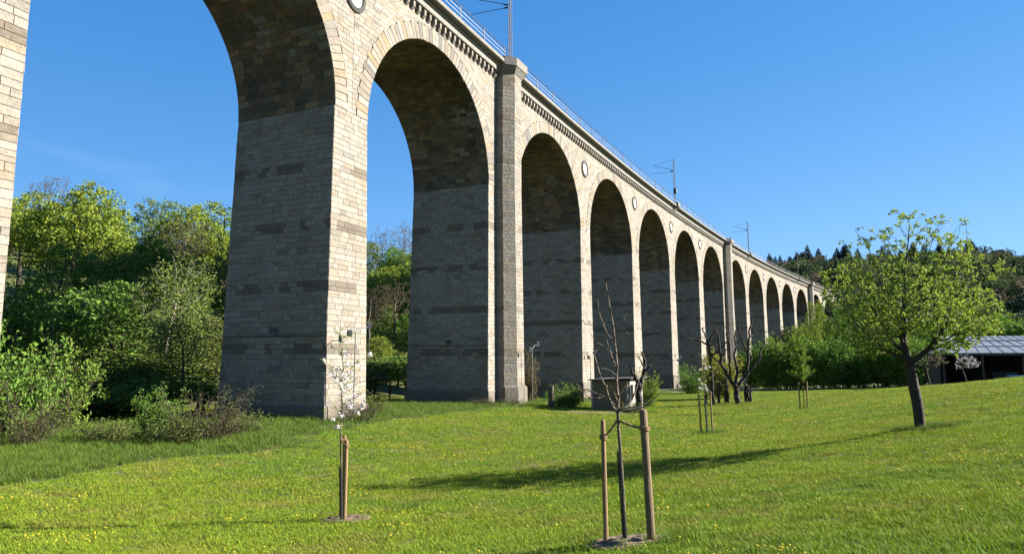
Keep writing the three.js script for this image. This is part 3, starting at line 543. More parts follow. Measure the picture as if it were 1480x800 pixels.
// the wood behind the big open arch and beyond
const WOOD = 'broadleaf trees of the wood behind the viaduct', BARE = 'bare brown trees in the wood behind the viaduct';
for (const [p, px, z, top, h, wide, turn, mat, k] of [
  [protoMaple, 105, 62, 250, 20, 0.95, 0.3, null, 0], [protoMaple, 22, 66, 262, 20, 0.8, 1.9, null, 0], [protoAsh, 215, 82, 272, 19, 0.9, 0.7, mLeafPale, 0], [protoMaple, 272, 72, 276, 20, 0.8, 2.9, null, 0], [protoAsh, 322, 76, 278, 19, 1.0, 4.0, mLeafMaple, 0],
  [protoAsh, 160, 54, 345, 19, 0.9, 1.1, mLeafPale, 0], [protoAsh, 70, 50, 340, 19, 0.9, 5.1, mLeafGreen, 0], [protoAsh, 290, 56, 360, 19, 0.85, 2.2, mLeafGreen, 0], [protoMaple, 200, 60, 330, 20, 0.75, 0.2, mLeafGreen, 0], [protoAsh, 340, 64, 345, 19, 0.9, 0.9, mLeafGreen, 0], [protoMaple, 130, 84, 285, 20, 1.0, 4.4, mLeafGreen, 0], [protoAsh, -40, 60, 300, 19, 1.0, 3.3, mLeafMaple, 0], [protoMaple, 380, 88, 300, 20, 1, 1.3, null, 0], [protoAsh, 440, 92, 300, 19, 1.1, 2.3, null, 0],
  [protoMaple, 555, 92, 372, 20, 0.85, 2.0, null, 0], [protoAsh, 528, 84, 395, 19, 0.8, 4.1, null, 0], [protoAsh, 590, 88, 388, 19, 0.8, 0.4, null, 0], [protoMaple, 610, 100, 340, 20, 0.9, 0.8, null, 0], [protoAsh, 540, 106, 335, 19, 1.0, 1.8, mLeafOlive, 0], [protoMaple, 580, 104, 345, 20, 0.9, 3.8, mLeafGreen, 0], [protoAsh, 560, 82, 430, 19, 0.8, 2.8, mLeafGreen, 0], [protoAsh, 600, 80, 440, 19, 0.8, 0.8, null, 0], [protoAsh, 500, 100, 360, 19, 0.9, 2.8, null, 0], [protoAsh, 575, 74, 470, 19, 0.8, 3.7, mLeafPale, 0], [protoAsh, 535, 68, 478, 19, 0.8, 5.7, mLeafMaple, 0]])
  place(p, 'broadleaf_tree', { null: p === protoMaple ? 'tall spreading spring-green maple in the wood behind the viaduct' : 'tall narrow fresh green tree in the wood behind the viaduct' }[mat] ?? (mat === mLeafPale ? 'pale green tree rising over the wood behind the open arch' : mat === mLeafOlive ? 'olive-brown leafing tree under the maples behind the open arch' : mat === mLeafMaple ? 'yellow-green narrow tree in the wood behind the viaduct' : 'deep green tree in the wood behind the viaduct'), 'tree', px, z, [Math.max(0.5, wide * Math.sqrt(topScale(px, z, top, h))), topScale(px, z, top, h)], turn, WOOD, mat ? { mat } : {});
for (const [px, z, top, turn] of [[58, 78, 246, 0.2], [255, 66, 300, 1.2], [318, 62, 330, 0.6], [548, 116, 318, 1.0], [582, 118, 310, 2.1], [570, 80, 385, 1.6], [530, 76, 400, 0.9]])
  place(protoBare, 'bare_tree', 'thin bare tree with brown buds in the wood behind the viaduct', 'tree', px, z, [0.9, topScale(px, z, top, 17)], turn, BARE);
place(protoBirch, 'birch_tree', 'birch with white trunk and hanging twigs behind the open arch', 'tree', 226, 43, [1.0, topScale(226, 43, 335, 14)], 0.4);
place(protoBirch, 'birch_tree', 'low drooping birch in front of the taller white-trunked birch', 'tree', 262, 40, [0.72, topScale(262, 40, 430, 14)], 2.6, null, { bark: mBarkGrey });
place(protoHazel, 'hazel_tree', 'rounded layered green hazel at the edge of the big arch', 'tree', 18, 37, [1.15, topScale(18, 37, 398, 7)], 0.2);
place(protoHazel, 'hazel_tree', 'tall hazel bush with layered leaves beneath the maples', 'tree', 150, 44, [1.2, topScale(150, 44, 400, 7)], 1.7);
place(protoHazel, 'hazel_tree', 'olive hazel bush between the birches and the sunlit pier', 'tree', 300, 46, [1.0, topScale(300, 46, 445, 7)], 3.1, null, { mat: mLeafOlive });
const UNDER = 'undergrowth bushes behind the viaduct';
for (const [px, z, top, turn] of [[112, 37, 540, 0.6], [150, 38, 550, 1.9], [190, 38.5, 535, 2.9], [250, 39.5, 548, 4.6], [298, 40.5, 540, 5.5], [75, 41, 500, 1.4], [120, 40, 515, 2.4], [170, 41.5, 500, 3.9], [215, 42, 520, 5.9], [285, 43, 500, 0.2], [140, 52, 440, 2.7], [40, 52, 440, 0.7], [110, 48, 480, 0.5], [190, 50, 470, 1.5], [250, 50, 480, 3.5], [320, 50, 470, 4.2], [60, 46, 470, 2.2], [535, 60, 520, 1.1], [560, 62, 510, 2.1], [590, 61, 515, 3.3], [610, 66, 500, 0.3], [515, 64, 505, 5.3]])
  place(protoHazel, 'undergrowth_bush', 'undergrowth bush in the shade behind the viaduct', 'bush', px, z, [1.1, topScale(px, z, top, 7)], turn, UNDER, { mat: pick([mLeafGreen, mLeafOlive, mLeafShrub]) });
// shrubs in front of the viaduct on the left
place(protoShrub, 'leafy_shrub', 'bright green upright shrub beside the brown thicket near the cut-off pier', 'shrub', 78, 31, [1.35, topScale(78, 31, 522, 2.4)], 0.3);
place(protoShrub, 'leafy_shrub', 'deep green shrub half hidden by the cut-off pier', 'shrub', 12, 28, [1.3, topScale(12, 28, 500, 2.4)], 2.3, null, { mat: mLeafGreen });
place(protoTwiggy, 'twiggy_bush', 'brown leafless thicket under the bright green shrubs', 'bush', 28, 25.5, [1.15, topScale(28, 25.5, 570, 2.2)], 1.0);
place(protoTwiggy, 'twiggy_bush', 'wide brown twiggy bush before the shaded flank of the pier', 'bush', 300, 27.6, [1.25, topScale(300, 27.6, 558, 2.2)], 0.4);
place(protoShrub, 'leafy_shrub', 'green shrub growing out of the twiggy bush by the pier', 'shrub', 222, 28, [0.7, topScale(222, 28, 570, 2.4)], 4.0, null, { mat: mLeafGreen });
place(protoBramble, 'bramble', 'low bramble clump at the edge of the tall grass', 'bush', 160, 26.3, [1.1, 0.9], 0.9);
place(protoBramble, 'bramble', 'bramble arching towards the foot of the sunlit pier', 'bush', 348, 29.5, [1.0, 0.95], 2.2);
place(protoBramble, 'bramble', 'bramble between the twiggy bush and the green shrub', 'bush', 252, 26.6, [1.1, 1.0], 3.9);
place(protoTwiggy, 'twiggy_bush', 'reddish twig bush at the foot of the sunlit pier behind the floodlight', 'bush', 515, 34.5, [0.85, 0.75], 3.0);
place(protoBramble, 'bramble', 'bramble growing up the corner of the sunlit pier', 'bush', 533, 38.5, [0.9, 1.0], 5.0);
place(protoTwiggy, 'brushwood_heap', 'heap of cut brushwood beside the octagonal pilaster', 'brushwood', 708, 51.0, [0.9, 0.42], 5.0);
place(protoTwiggy, 'brushwood_heap', 'low brushwood lying against the pilaster foot', 'brushwood', 740, 52.2, [0.6, 0.35], 2.0);
place(protoShrub, 'climbing_shrub', 'ochre climbing shrub beside the pilaster', 'shrub', 766, 57.5, [0.62, 2.0], 1.0, null, { mat: mLeafBrown });
place(protoShrub, 'leafy_shrub', 'dark green shrub between the log post and the garden shed', 'shrub', 824, 50.5, [1.0, 0.85], 1.0, null, { mat: mLeafGreen });
place(protoBramble, 'bramble', 'bramble under the shed windows beside the pollard', 'bush', 912, 45.6, [0.8, 0.7], 4.3);
place(protoShrub, 'leafy_shrub', 'low green shrub behind the log post', 'shrub', 808, 52, [0.8, 0.6], 3.0, null, { mat: mLeafGreen });
place(protoShrub, 'leafy_shrub', 'yellow-green shrub behind the pollard at the shed', 'shrub', 936, 56, [0.8, 1.35], 2.0, null, { mat: mLeafMaple });
place(protoShrub, 'leafy_shrub', 'dark shrub at the foot of the bare piers beyond the pollards', 'shrub', 1002, 84, [1.5, 1.6], 2.0, null, { mat: mLeafGreen });
place(protoHedge, 'leafy_shrub', 'yellow flowering shrub behind the two pollards', 'shrub', 1042, 66, [0.75, 1.0], 2.0, null, { mat: mLeafYellow });
// hedge and taller growth before the far arches
const HEDGE = 'bushes of the hedge before the far arches';
reseed(40);
for (const [px, z, top, w] of [[1090, 104, 512, 1.0], [1112, 100, 502, 1.05], [1138, 98, 500, 1.1], [1165, 97, 506, 1.0], [1192, 96, 497, 1.1], [1222, 98, 503, 1.1], [1250, 97, 506, 1.1], [1278, 96, 500, 1.1], [1305, 95, 497, 1.1], [1330, 94, 500, 1.0]])
  place(protoHedge, 'hedge_bush', 'dense green bush in the hedge before the far arches', 'bush', px, z, [w * rr(0.9, 1.15), topScale(px, z, top, 5)], rr(0, 6), HEDGE, rnd() < 0.4 ? { mat: mLeafGreen } : {});
for (const [px, z, top, w, mat] of [[1160, 108, 462, 0.75, mLeafMaple], [1185, 104, 425, 0.7, mLeafMaple], [1212, 110, 432, 0.75, mLeafGreen], [1240, 112, 440, 0.8, mLeafGreen], [1270, 115, 450, 0.8, mLeafOlive], [1300, 112, 455, 0.8, mLeafGreen]])
  place(protoAsh, 'hedgerow_tree', 'light green tree rising behind the hedge before the far arches', 'tree', px, z, [w * 0.55, topScale(px, z, top, 19)], rr(0, 6), 'trees behind the hedge', { mat });
for (const [px, z, top] of [[1345, 125, 478], [1380, 128, 474], [1415, 120, 482], [1445, 98, 480], [1462, 96, 476], [1478, 97, 477], [1496, 96, 478], [1515, 98, 478]])
  place(protoHedge, 'hedge_bush', 'green bush behind the barn roofs', 'bush', px, z, [1.4, topScale(px, z, top, 5)], rr(0, 6), 'bushes behind the barn', rnd() < 0.5 ? { mat: mLeafGreen } : {});
// far hillside: single spruces along the skyline, the rest of the slope as one wood
{
  reseed(50);
  const spots = []; for (let i = 0; i < 75; i++) spots.push([1085 + i * 4.4 + gauss() * 4, rr(325, 385)]); for (let i = 0; i < 22; i++) spots.push([1290 + i * 11 + gauss() * 5, rr(360, 400)]);
  for (const [px, z] of spots) place(pick(protoSpruce), 'spruce_tree', 'dark spruce on the far hill behind the end of the viaduct', 'tree', px, z, [rr(1.2, 1.6), rr(0.75, 1.0)], rr(0, 6), 'spruces on the far hill', { sink: 2 });
  const protoFar = broadleaf(61, { h: 14, base: 0.15, r: 5, pts: 120, tr: 0.25, bark: mBarkDark, leaves: 9, leaf: 0.9, spread: 1.0, step: 1.4, mat: mLeafGreen, lobes: 8 });
  const crown = protoFar.children[1], slots = [];
  for (let i = 0; i < 2600; i++) { const z = rr(185, 335), x = rr(60, 470); if (x / z < 0.3 || x / z > 0.95) continue; slots.push([x, z]); }
  const im = new THREE.InstancedMesh(crown.geometry, leafMat(1, 1, 1, 0.2), slots.length), M = new THREE.Matrix4(), c = new THREE.Color();
  slots.forEach(([x, z], i) => { const s = rr(0.7, 1.15); M.makeRotationY(rr(0, 6)).scale(V(s, s * rr(0.8, 1.1), s)).setPosition(x, groundH(x, z) - 1, -z); im.setMatrixAt(i, M);
    const q = rnd() + 0.5 * n2(x * 0.02, z * 0.02); q < 0.3 ? c.setRGB(0.132, 0.108, 0.06) : q < 0.55 ? c.setRGB(0.108, 0.126, 0.042) : q < 0.85 ? c.setRGB(0.084, 0.126, 0.036) : c.setRGB(0.054, 0.078, 0.036); im.setColorAt(i, c); });
  im.name = 'hillside_wood'; im.userData = { kind: 'stuff', label: 'mixed spring woodland covering the far hillside', category: 'woodland' }; scene.add(shade(im));
}
// wood on the slope behind, beyond the single trees
{
  reseed(55); const src = protoAsh.children[1], slots = [];
  for (let i = 0; i < 420; i++) { const px = rr(-250, 720), z = rr(92, 190), [x] = at(px, z); if (behind(x, z) < 34) continue; slots.push([x, z]); }
  const im = new THREE.InstancedMesh(src.geometry, leafMat(1, 1, 1, 0.3), slots.length), M = new THREE.Matrix4(), c = new THREE.Color();
  slots.forEach(([x, z], i) => { const s = rr(0.4, 0.62); M.makeRotationY(rr(0, 6)).scale(V(s * 1.3, s * 0.75, s * 1.3)).setPosition(x, groundH(x, z) - 3, -z); im.setMatrixAt(i, M); const q = rnd(); q < 0.25 ? c.setRGB(0.09, 0.075, 0.036) : q < 0.6 ? c.setRGB(0.06, 0.084, 0.018) : c.setRGB(0.078, 0.108, 0.015); im.setColorAt(i, c); });
  im.name = 'slope_wood'; im.userData = { kind: 'stuff', label: 'woodland further up the slope behind the viaduct', category: 'woodland' }; scene.add(shade(im));
}
// ---------------------------------------------------------------- the old apple tree on the meadow
{
  reseed(70); const bx = 12.5, bz = 21.3, by = groundH(bx, bz), PXM = 47.2;
  const P = (px, py, dz = 0) => V((px - 1328) / PXM, (617 - py) / PXM, dz);      // picture offsets from the foot, in metres
  const att = []; const blob = (px, py, dz, r, n, ry = 1) => { for (let i = 0; i < n * 1.35; i++) { const d = rdir().multiplyScalar(Math.pow(rnd(), 0.42) * r); d.y *= ry; att.push(P(px, py, dz).add(d)); } };
  blob(1262, 455, 0.5, 1.15, 240, 0.8); blob(1248, 410, -0.6, 1.0, 190); blob(1300, 405, 0.6, 1.2, 240); blob(1345, 430, -0.7, 1.2, 230); blob(1385, 450, 0.7, 1.1, 220, 0.8); blob(1295, 470, -0.8, 1.1, 220, 0.7);
  blob(1400, 410, -0.3, 0.9, 130); blob(1350, 375, 0.7, 1.0, 130); blob(1330, 330, 0.0, 0.75, 60); blob(1390, 340, 0.2, 0.8, 55); blob(1430, 385, 0.3, 0.75, 55, 0.7); blob(1270, 365, 0.2, 0.75, 70); blob(1232, 430, 0.1, 0.65, 80); blob(1420, 470, 0, 0.7, 90, 0.6); blob(1440, 430, -0.5, 0.6, 45, 0.7); blob(1340, 470, 1.2, 0.9, 150, 0.7); blob(1330, 440, -1.6, 1.0, 150); blob(1310, 440, 1.6, 1.0, 150); blob(1360, 500, 0.4, 0.7, 70, 0.4); blob(1255, 490, 0.3, 0.9, 120, 0.5); blob(1288, 505, -0.4, 0.7, 80, 0.4); blob(1222, 470, -0.3, 0.5, 50, 0.7); blob(1405, 490, -0.4, 0.7, 60, 0.4);
  for (const [x, y] of [[1322, 300], [1318, 318], [1345, 292], [1352, 306], [1318, 287], [1321, 294], [1335, 300], [1362, 298], [1370, 310], [1420, 350], [1440, 362], [1280, 318], [1262, 322], [1300, 312], [1290, 330], [1450, 372], [1462, 380], [1250, 330], [1245, 345], [1405, 320], [1380, 300], [1447, 400], [1225, 345], [1215, 400], [1208, 440], [1240, 505], [1225, 510]]) att.push(P(x, y, gauss() * 0.5));
  const nodes = grow({ start: P(1328, 622), trunk: [P(1328, 600), P(1326, 574), P(1322, 548), P(1318, 522, 0.05)], attract: att, step: 0.13, infl: 2.2, kill: 0.17, tip: 0.0040, pipe: 2.3, baseR: 0.195, wander: 0.28, lift: 0.03, from: 14 });
  const t = thing('apple_tree', 'broad old apple tree with dark leaning trunk and fresh green leaves', 'tree', [bx, by, -bz]);
  woodMesh(nodes, mBarkDark, t, 'trunk', 0, 1.3);
  const gb = new GB(), fl = new GB(); let k = 0;
  for (const n of nodes) if (n.r < 0.014) {
    const f = vary([1, 1, 1], 0.1); const open = smooth(3.6, 5.6, n.p.y + 0.25 * n.p.x); if (rnd() < lerp(n.leafy ? 0.95 : 0.62, n.leafy ? 0.75 : 0.3, open)) { leafTuft(gb, n.p, n.leafy ? 12 : 6, 0.055, 0.10, f, { up: 0.35, flat: 0.8, sy: 0.8, ratio: 0.58 }); k++; }
    if (n.leafy && rnd() < 0.10) leafTuft(fl, n.p, 4, 0.03, 0.04, [1, 0.93, 0.92], { up: 0.5, ratio: 0.9 });
  }
  gb.mesh('crown', mLeafApple, t); fl.mesh('blossom', mPetal, t); shade(t); console.log('apple', nodes.length, k);
}
// ---------------------------------------------------------------- pollards: thick dark limbs ending in knobs
function pollard(name, label, px, z, limbs, sc, group) {
  const [x] = at(px, z), y = groundH(x, z), t = thing(name, label, 'tree', [x, y, -z], 0, group), gb = new GB(), kn = new GB(), K = 987 / (z * 0.993);
  const tw = (a, b, ra, rb, n) => { let q = a.clone(); for (let i = 1; i <= n; i++) { const e = a.clone().lerp(b, i / n); if (i < n) e.add(V(gauss() * 0.09, gauss() * 0.05, gauss() * 0.09)); gb.tube(q, e, lerp(ra, rb, (i - 1) / n), lerp(ra, rb, i / n), 7, [1, 1, 1], true); q = e; } return q; };
  for (const [pts, ra0, ra1] of limbs) {
    const r0 = ra0 * 0.82, r1 = ra1 * 0.72;
    let q = null, r = r0; const n = pts.length - 1;
    pts.forEach((c, i) => { const v = V(c[0] / K, c[1] / K, (c[2] ?? 0) / K); if (q) { const e = lerp(r0, r1, i / n); q = tw(q, v, r, e, 3); r = e; } else q = v; });
    const g = new THREE.IcosahedronGeometry(r1 * 1.55, 1), pa = g.attributes.position; for (let i = 0; i < pa.count; i += 3) { const T = [0, 1, 2].map((m) => V(pa.getX(i + m), pa.getY(i + m), pa.getZ(i + m)).multiplyScalar(1 + 0.25 * n2(pa.getX(i + m) * 9, pa.getY(i + m) * 9, pa.getZ(i + m) * 9)).add(q)); kn.tri(T[0], T[1], T[2]); }
    for (let k = 0; k < 4; k++) { const d = rdir(); d.y = Math.abs(d.y); kn.tube(q, q.clone().addScaledVector(d, rr(0.15, 0.5)), 0.014, 0.005, 3); }
  }
  gb.mesh('trunk', mBarkDark, t); kn.mesh('pollard_knobs', mBarkDark, t); shade(t);
}
reseed(81);
pollard('pollard_tree', 'dark cut-back pollard with many upright limbs beside the staked sapling', 1066, 55.3, [
  [[[0, -6], [0, 20], [-2, 28]], 0.32, 0.24], [[[-2, 26], [-14, 42], [-22, 60], [-24, 85, 4], [-30, 108, 6]], 0.2, 0.09], [[[0, 26], [2, 45], [0, 70, -6], [4, 105, -8]], 0.17, 0.08], [[[2, 26], [14, 40], [18, 60], [18, 90, 5], [22, 112, 5], [24, 122, 5]], 0.18, 0.07], [[[12, 38], [20, 50, 6], [30, 62, 8], [36, 82, 8]], 0.13, 0.08], [[[-20, 58], [-34, 70, -4], [-38, 84, -4]], 0.1, 0.07], [[[17, 75], [10, 95, -4], [8, 112, -4]], 0.08, 0.06], [[[-10, 40], [-10, 65, 8], [-14, 100, 10]], 0.11, 0.07], [[[18, 88], [28, 100, -6], [30, 108, -6]], 0.08, 0.06]], 1, 'pollarded trees by the viaduct');
pollard('pollard_tree', 'thin dark pollard with one long arm reaching towards the piers', 1031, 55.5, [
  [[[0, -6], [0, 30], [-2, 62], [-4, 90]], 0.19, 0.13], [[[-4, 86], [-18, 94, -4], [-32, 95, -6], [-42, 97, -8]], 0.10, 0.05], [[[-4, 90], [4, 104, 4], [8, 112, 4]], 0.10, 0.06], [[[-2, 70], [10, 78, 4], [22, 92, 6], [20, 112, 6]], 0.1, 0.06], [[[-4, 88], [-10, 104, 2], [-12, 110, 2]], 0.08, 0.06], [[[0, 40], [14, 62, -6], [26, 84, -6]], 0.08, 0.05]], 1, 'pollarded trees by the viaduct');
pollard('pollard_tree', 'forked dark pollard stump in front of the white shed wall', 924, 47.5, [
  [[[0, -4], [0, 24], [1, 38]], 0.34, 0.24], [[[0, 34], [-6, 52, 3], [-12, 64, 4]], 0.17, 0.10], [[[2, 34], [8, 52, -3], [10, 74, -3], [7, 84, -3]], 0.2, 0.10], [[[8, 56], [16, 66, 4]], 0.12, 0.08], [[[9, 62], [0, 78, 3]], 0.08, 0.05]], 1, 'pollarded trees by the viaduct');
{ // row of old stubs behind the pollards
  const gb0 = () => new GB();
  for (const [px, h] of [[1022, 22], [1040, 30], [1050, 36], [1052, 24], [1078, 28], [1082, 24], [1086, 20]]) { const z = 57, [x] = at(px, z), t = thing('cut_stump', 'short dark coppice stub standing behind the pollards', 'stump', [x, groundH(x, z), -z], 0, 'coppice stubs behind the pollards'), gb = gb0(); let q = V(0, -0.2, 0); for (let i = 1; i <= 4; i++) { const e = V(gauss() * 0.12, h / 17.5 * i / 4, gauss() * 0.12); gb.tube(q, e, 0.14 - i * 0.012, 0.13 - i * 0.014, 6, [1, 1, 1], true); q = e; } gb.mesh('stem', mBarkDark, t); const tw = gb0(); for (let k = 0; k < 8; k++) { const d = rdir(); d.y = Math.abs(d.y) + 0.4; const p = V(0, h / 17.5 * rr(0.3, 1), 0); tw.tube(p, p.clone().addScaledVector(d, rr(0.2, 0.55)), 0.03, 0.012, 4, [1, 1, 1], true); } tw.mesh('shoots', mBarkDark, t); shade(t); }
}
// ---------------------------------------------------------------- staked saplings
const mStakeA = new THREE.MeshStandardMaterial({ color: new THREE.Color(0.28, 0.185, 0.08), map: stakeTex, roughness: 0.8, bumpMap: barkTex, bumpScale: 0.004 });
const mStakeB = new THREE.MeshStandardMaterial({ color: new THREE.Color(0.1914, 0.1353, 0.0759), map: stakeTex, roughness: 0.85, bumpMap: barkTex, bumpScale: 0.006 });
const mRope = new THREE.MeshStandardMaterial({ color: new THREE.Color(0.1901, 0.1162, 0.0528), roughness: 0.95, bumpMap: barkTex, bumpScale: 0.004 });
const mMesh = new THREE.MeshStandardMaterial({ color: new THREE.Color(0.012, 0.014, 0.013), roughness: 0.7 }), mMeshGreen = new THREE.MeshStandardMaterial({ color: new THREE.Color(0.0702, 0.0994, 0.0877), roughness: 0.7 });
function stake(label, x, z, h, r, lean, mat, group, ropeTo) {
  const y = groundH(x, z), t = thing('tree_stake', label, 'stake', [x, y, -z], 0, group), N = 14, prof = [];
  const g = new THREE.LatheGeometry([[0.001, -0.3], [r * 1.04, -0.3], [r * 1.03, 0], [r, h * 0.5], [r * 0.96, h - 0.035], [r * 0.88, h - 0.01], [r * 0.7, h], [0.001, h]].map((p) => new THREE.Vector2(p[0], p[1])), N);
  const pa = g.attributes.position; for (let i = 0; i < pa.count; i++) { const yy = pa.getY(i); pa.setX(i, pa.getX(i) * (1 + 0.05 * n2(yy * 2 + x, pa.getZ(i) * 20)) + lean[0] * yy / h); pa.setZ(i, pa.getZ(i) + lean[1] * yy / h); } g.computeVertexNormals();
  const uvA = g.attributes.uv; for (let i = 0; i < uvA.count; i++) uvA.setXY(i, uvA.getX(i) * 6.28 * r * 3, uvA.getY(i) * h);
  const m = new THREE.Mesh(g, mat); m.name = 'post'; t.add(m);
  if (ropeTo) {
    const yb = h - ropeTo.down, ctr = V(lean[0] * yb / h, yb, lean[1] * yb / h), lp = new GB();
    for (let w = 0; w < 3; w++) for (let k = 0; k < 14; k++) { const f = (q) => { const a = q / 14 * 6.2832; return ctr.clone().add(V(Math.cos(a) * (r + 0.012), (w - 1) * 0.022 + 0.02 * q / 14, Math.sin(a) * (r + 0.012))); }; lp.tube(f(k), f(k + 1), 0.012, 0.012, 5); }
    const e = V(ropeTo.x - x, ropeTo.y - y, -(ropeTo.z - z)); for (const o of [-1, 1]) { const n = 8; let q = null; for (let k = 0; k <= n; k++) { const p = ctr.clone().lerp(e, k / n); const s = Math.sin(k / n * Math.PI); p.y -= s * 0.02; const a = k * 1.6 + (o > 0 ? 3.14 : 0); p.add(V(Math.cos(a) * 0.010, Math.sin(a) * 0.010, Math.sin(a) * 0.008)); if (q) lp.tube(q, p, 0.013, 0.013, 5); q = p; } }
    lp.mesh('binding', mRope, t);
  }
  shade(t); return t;
}
function sapling(o) {
  const { x, z, stem, r } = o, y = groundH(x, z), t = thing('sapling', o.label, 'tree', [x, y, -z]), nodes = o.skeleton(), gb = new GB();
  for (const [pts, r0, r1] of nodes) { let q = null; const n = pts.length - 1; pts.forEach((p, i) => { const v = V(...p); const kk = o.thick && r0 < 0.02 ? o.thick : 1; if (q) gb.tube(q, v, kk * lerp(r0, r1, (i - 1) / n), kk * lerp(r0, r1, i / n), r0 > 0.012 ? 8 : 5, [1, 1, 1], i === n); q = v; }); }
  gb.mesh('trunk', o.bark ?? mBarkDark, t);
  if (o.guard) { // plastic net sleeve round the stem: a lattice of crossing ribbons
    const [g0, g1, gr, mat] = o.guard, sl = new GB(); const T = (f, a) => { const yy = lerp(g0, g1, f), k = yy / stem; return V(o.top[0] * k + Math.cos(a) * gr, yy, o.top[1] * k + Math.sin(a) * gr); };
    for (const dirn of [1, -1]) for (let s = 0; s < 7; s++) for (let k = 0; k < 60; k++) sl.tube(T(k / 60, s / 7 * 6.2832 + dirn * k * 0.42), T((k + 1) / 60, s / 7 * 6.2832 + dirn * (k + 1) * 0.42), 0.0052, 0.0052, 3);
    sl.mesh('net_guard', mat, t);
  }
  if (o.leaves) { const lg = new GB(), fg = new GB(); for (const [pts, r0] of nodes) for (const p of pts) { if (p[1] < stem * 0.98) continue; if (rnd() < o.leaves) leafTuft(lg, V(...p), o.perTuft ?? 4, o.tuftR ?? 0.045, o.leafL ?? 0.055, vary([1, 1, 1], 0.12), { up: 0.4 }); if (o.flowers && rnd() < o.flowers * 0.6 && p[1] < stem + 1.7) leafTuft(fg, V(...p).add(V(gauss() * 0.04, 0.02, gauss() * 0.04)), 20, 0.045, 0.05, [1, 0.96, 0.95], { up: 0.5, ratio: 0.9 }); }
    lg.mesh('foliage', o.leafMat ?? mLeafApple, t); if (o.flowers) fg.mesh('blossom', mPetal, t); }
  shade(t);
}
function twigs(base, dirs, L, n, curve, r0) { // bent twig from base
  const pts = [base.clone()]; let p = base.clone(), d = V(...dirs).normalize(); for (let i = 0; i < n; i++) { d.add(V(gauss() * 0.10, curve + gauss() * 0.06, gauss() * 0.10)).normalize(); p = p.clone().addScaledVector(d, L / n); pts.push(p); }
  return [pts.map((q) => [q.x, q.y, q.z]), r0, 0.0035];
}
// the sapling in front: bare candelabra of whips
{
  reseed(90); const x = 1.62, z = 10.15, y = groundH(x, z), M = 1 / 97.5, f = (a, b, c = 0) => [(a - 903) * M, (790 - b) * M, c];
  sapling({ x, z, thick: 1.35, stem: 1.85, top: [-0.09, 0], bark: bark(0.1782, 0.1419, 0.1056), label: 'bare young fruit tree with curved whips tied between two stakes in front', guard: [0.05, 1.28, 0.032, mMesh],
    skeleton: () => [
      [[f(903, 797), f(902, 740), f(900, 690), f(897, 640), f(896, 612)], 0.026, 0.021], [[f(896, 612), f(897, 590), f(895, 570, -.02), f(896, 545), f(895, 528), f(893, 505), f(892, 490), f(888, 465), f(884, 440), f(882, 425)], 0.019, 0.004],
      [[f(896, 612), f(888, 602, .06), f(882, 590, .1), f(878, 575, .13), f(870, 560, .15), f(866, 545, .16), f(862, 530, .16), f(865, 522, .16)], 0.013, 0.004], [[f(896, 610), f(908, 604, -.05), f(918, 594, -.1), f(924, 582, -.12), f(928, 570, -.13)], 0.015, 0.006],
      [[f(897, 606), f(908, 604, .1), f(920, 602, .2), f(930, 597, .28), f(938, 584, .33)], 0.011, 0.004], [[f(897, 608), f(915, 607, .04), f(930, 604, .08), f(942, 596, .1), f(955, 583, .12)], 0.012, 0.005],
      [[f(896, 606), f(884, 592, -.1), f(872, 587, -.18), f(860, 582, -.25), f(848, 578, -.3), f(840, 572, -.33)], 0.011, 0.004], [[f(880, 588, .1), f(866, 590, .18), f(855, 590, .2), f(846, 584, .2), f(838, 576, .2)], 0.008, 0.003], [[f(895, 545), f(890, 538, .05), f(885, 522, .08), f(880, 508, .1)], 0.008, 0.0035], [[f(893, 510), f(884, 500, -.05), f(878, 485, -.08), f(872, 465, -.1), f(871, 448, -.1)], 0.007, 0.003],
      [[f(894, 520), f(905, 508, .05), f(912, 500, .08)], 0.005, 0.003], [[f(896, 560), f(886, 552, .05), f(872, 548, .1)], 0.005, 0.003], [[f(894, 530), f(882, 520, -.08), f(868, 510, -.15), f(862, 500, -.2)], 0.005, 0.003], [[f(897, 590), f(905, 575, .1), f(916, 560, .15)], 0.007, 0.003], [[f(897, 598), f(890, 585, .15), f(886, 575, .2)], 0.006, 0.003], [[f(893, 500), f(904, 485, .1), f(910, 470, .12)], 0.004, 0.0025]],
    leaves: 0.16, perTuft: 3, tuftR: 0.02, leafL: 0.035, leafMat: mLeafBrown });
  const tie = { x: x - 0.075, y: y + 1.73, z, down: 0.14 };
  stake('slim pale round stake on one side of the bare front sapling', 1.36, 10.25, 1.76, 0.036, [-0.02, 0], mStakeA, null, { ...tie, down: 0.26 });
  stake('thick weathered round stake on the other side of the bare front sapling', 1.97, 10.0, 1.84, 0.056, [-0.075, -0.03], mStakeB, null, { ...tie, down: 0.27 });
}
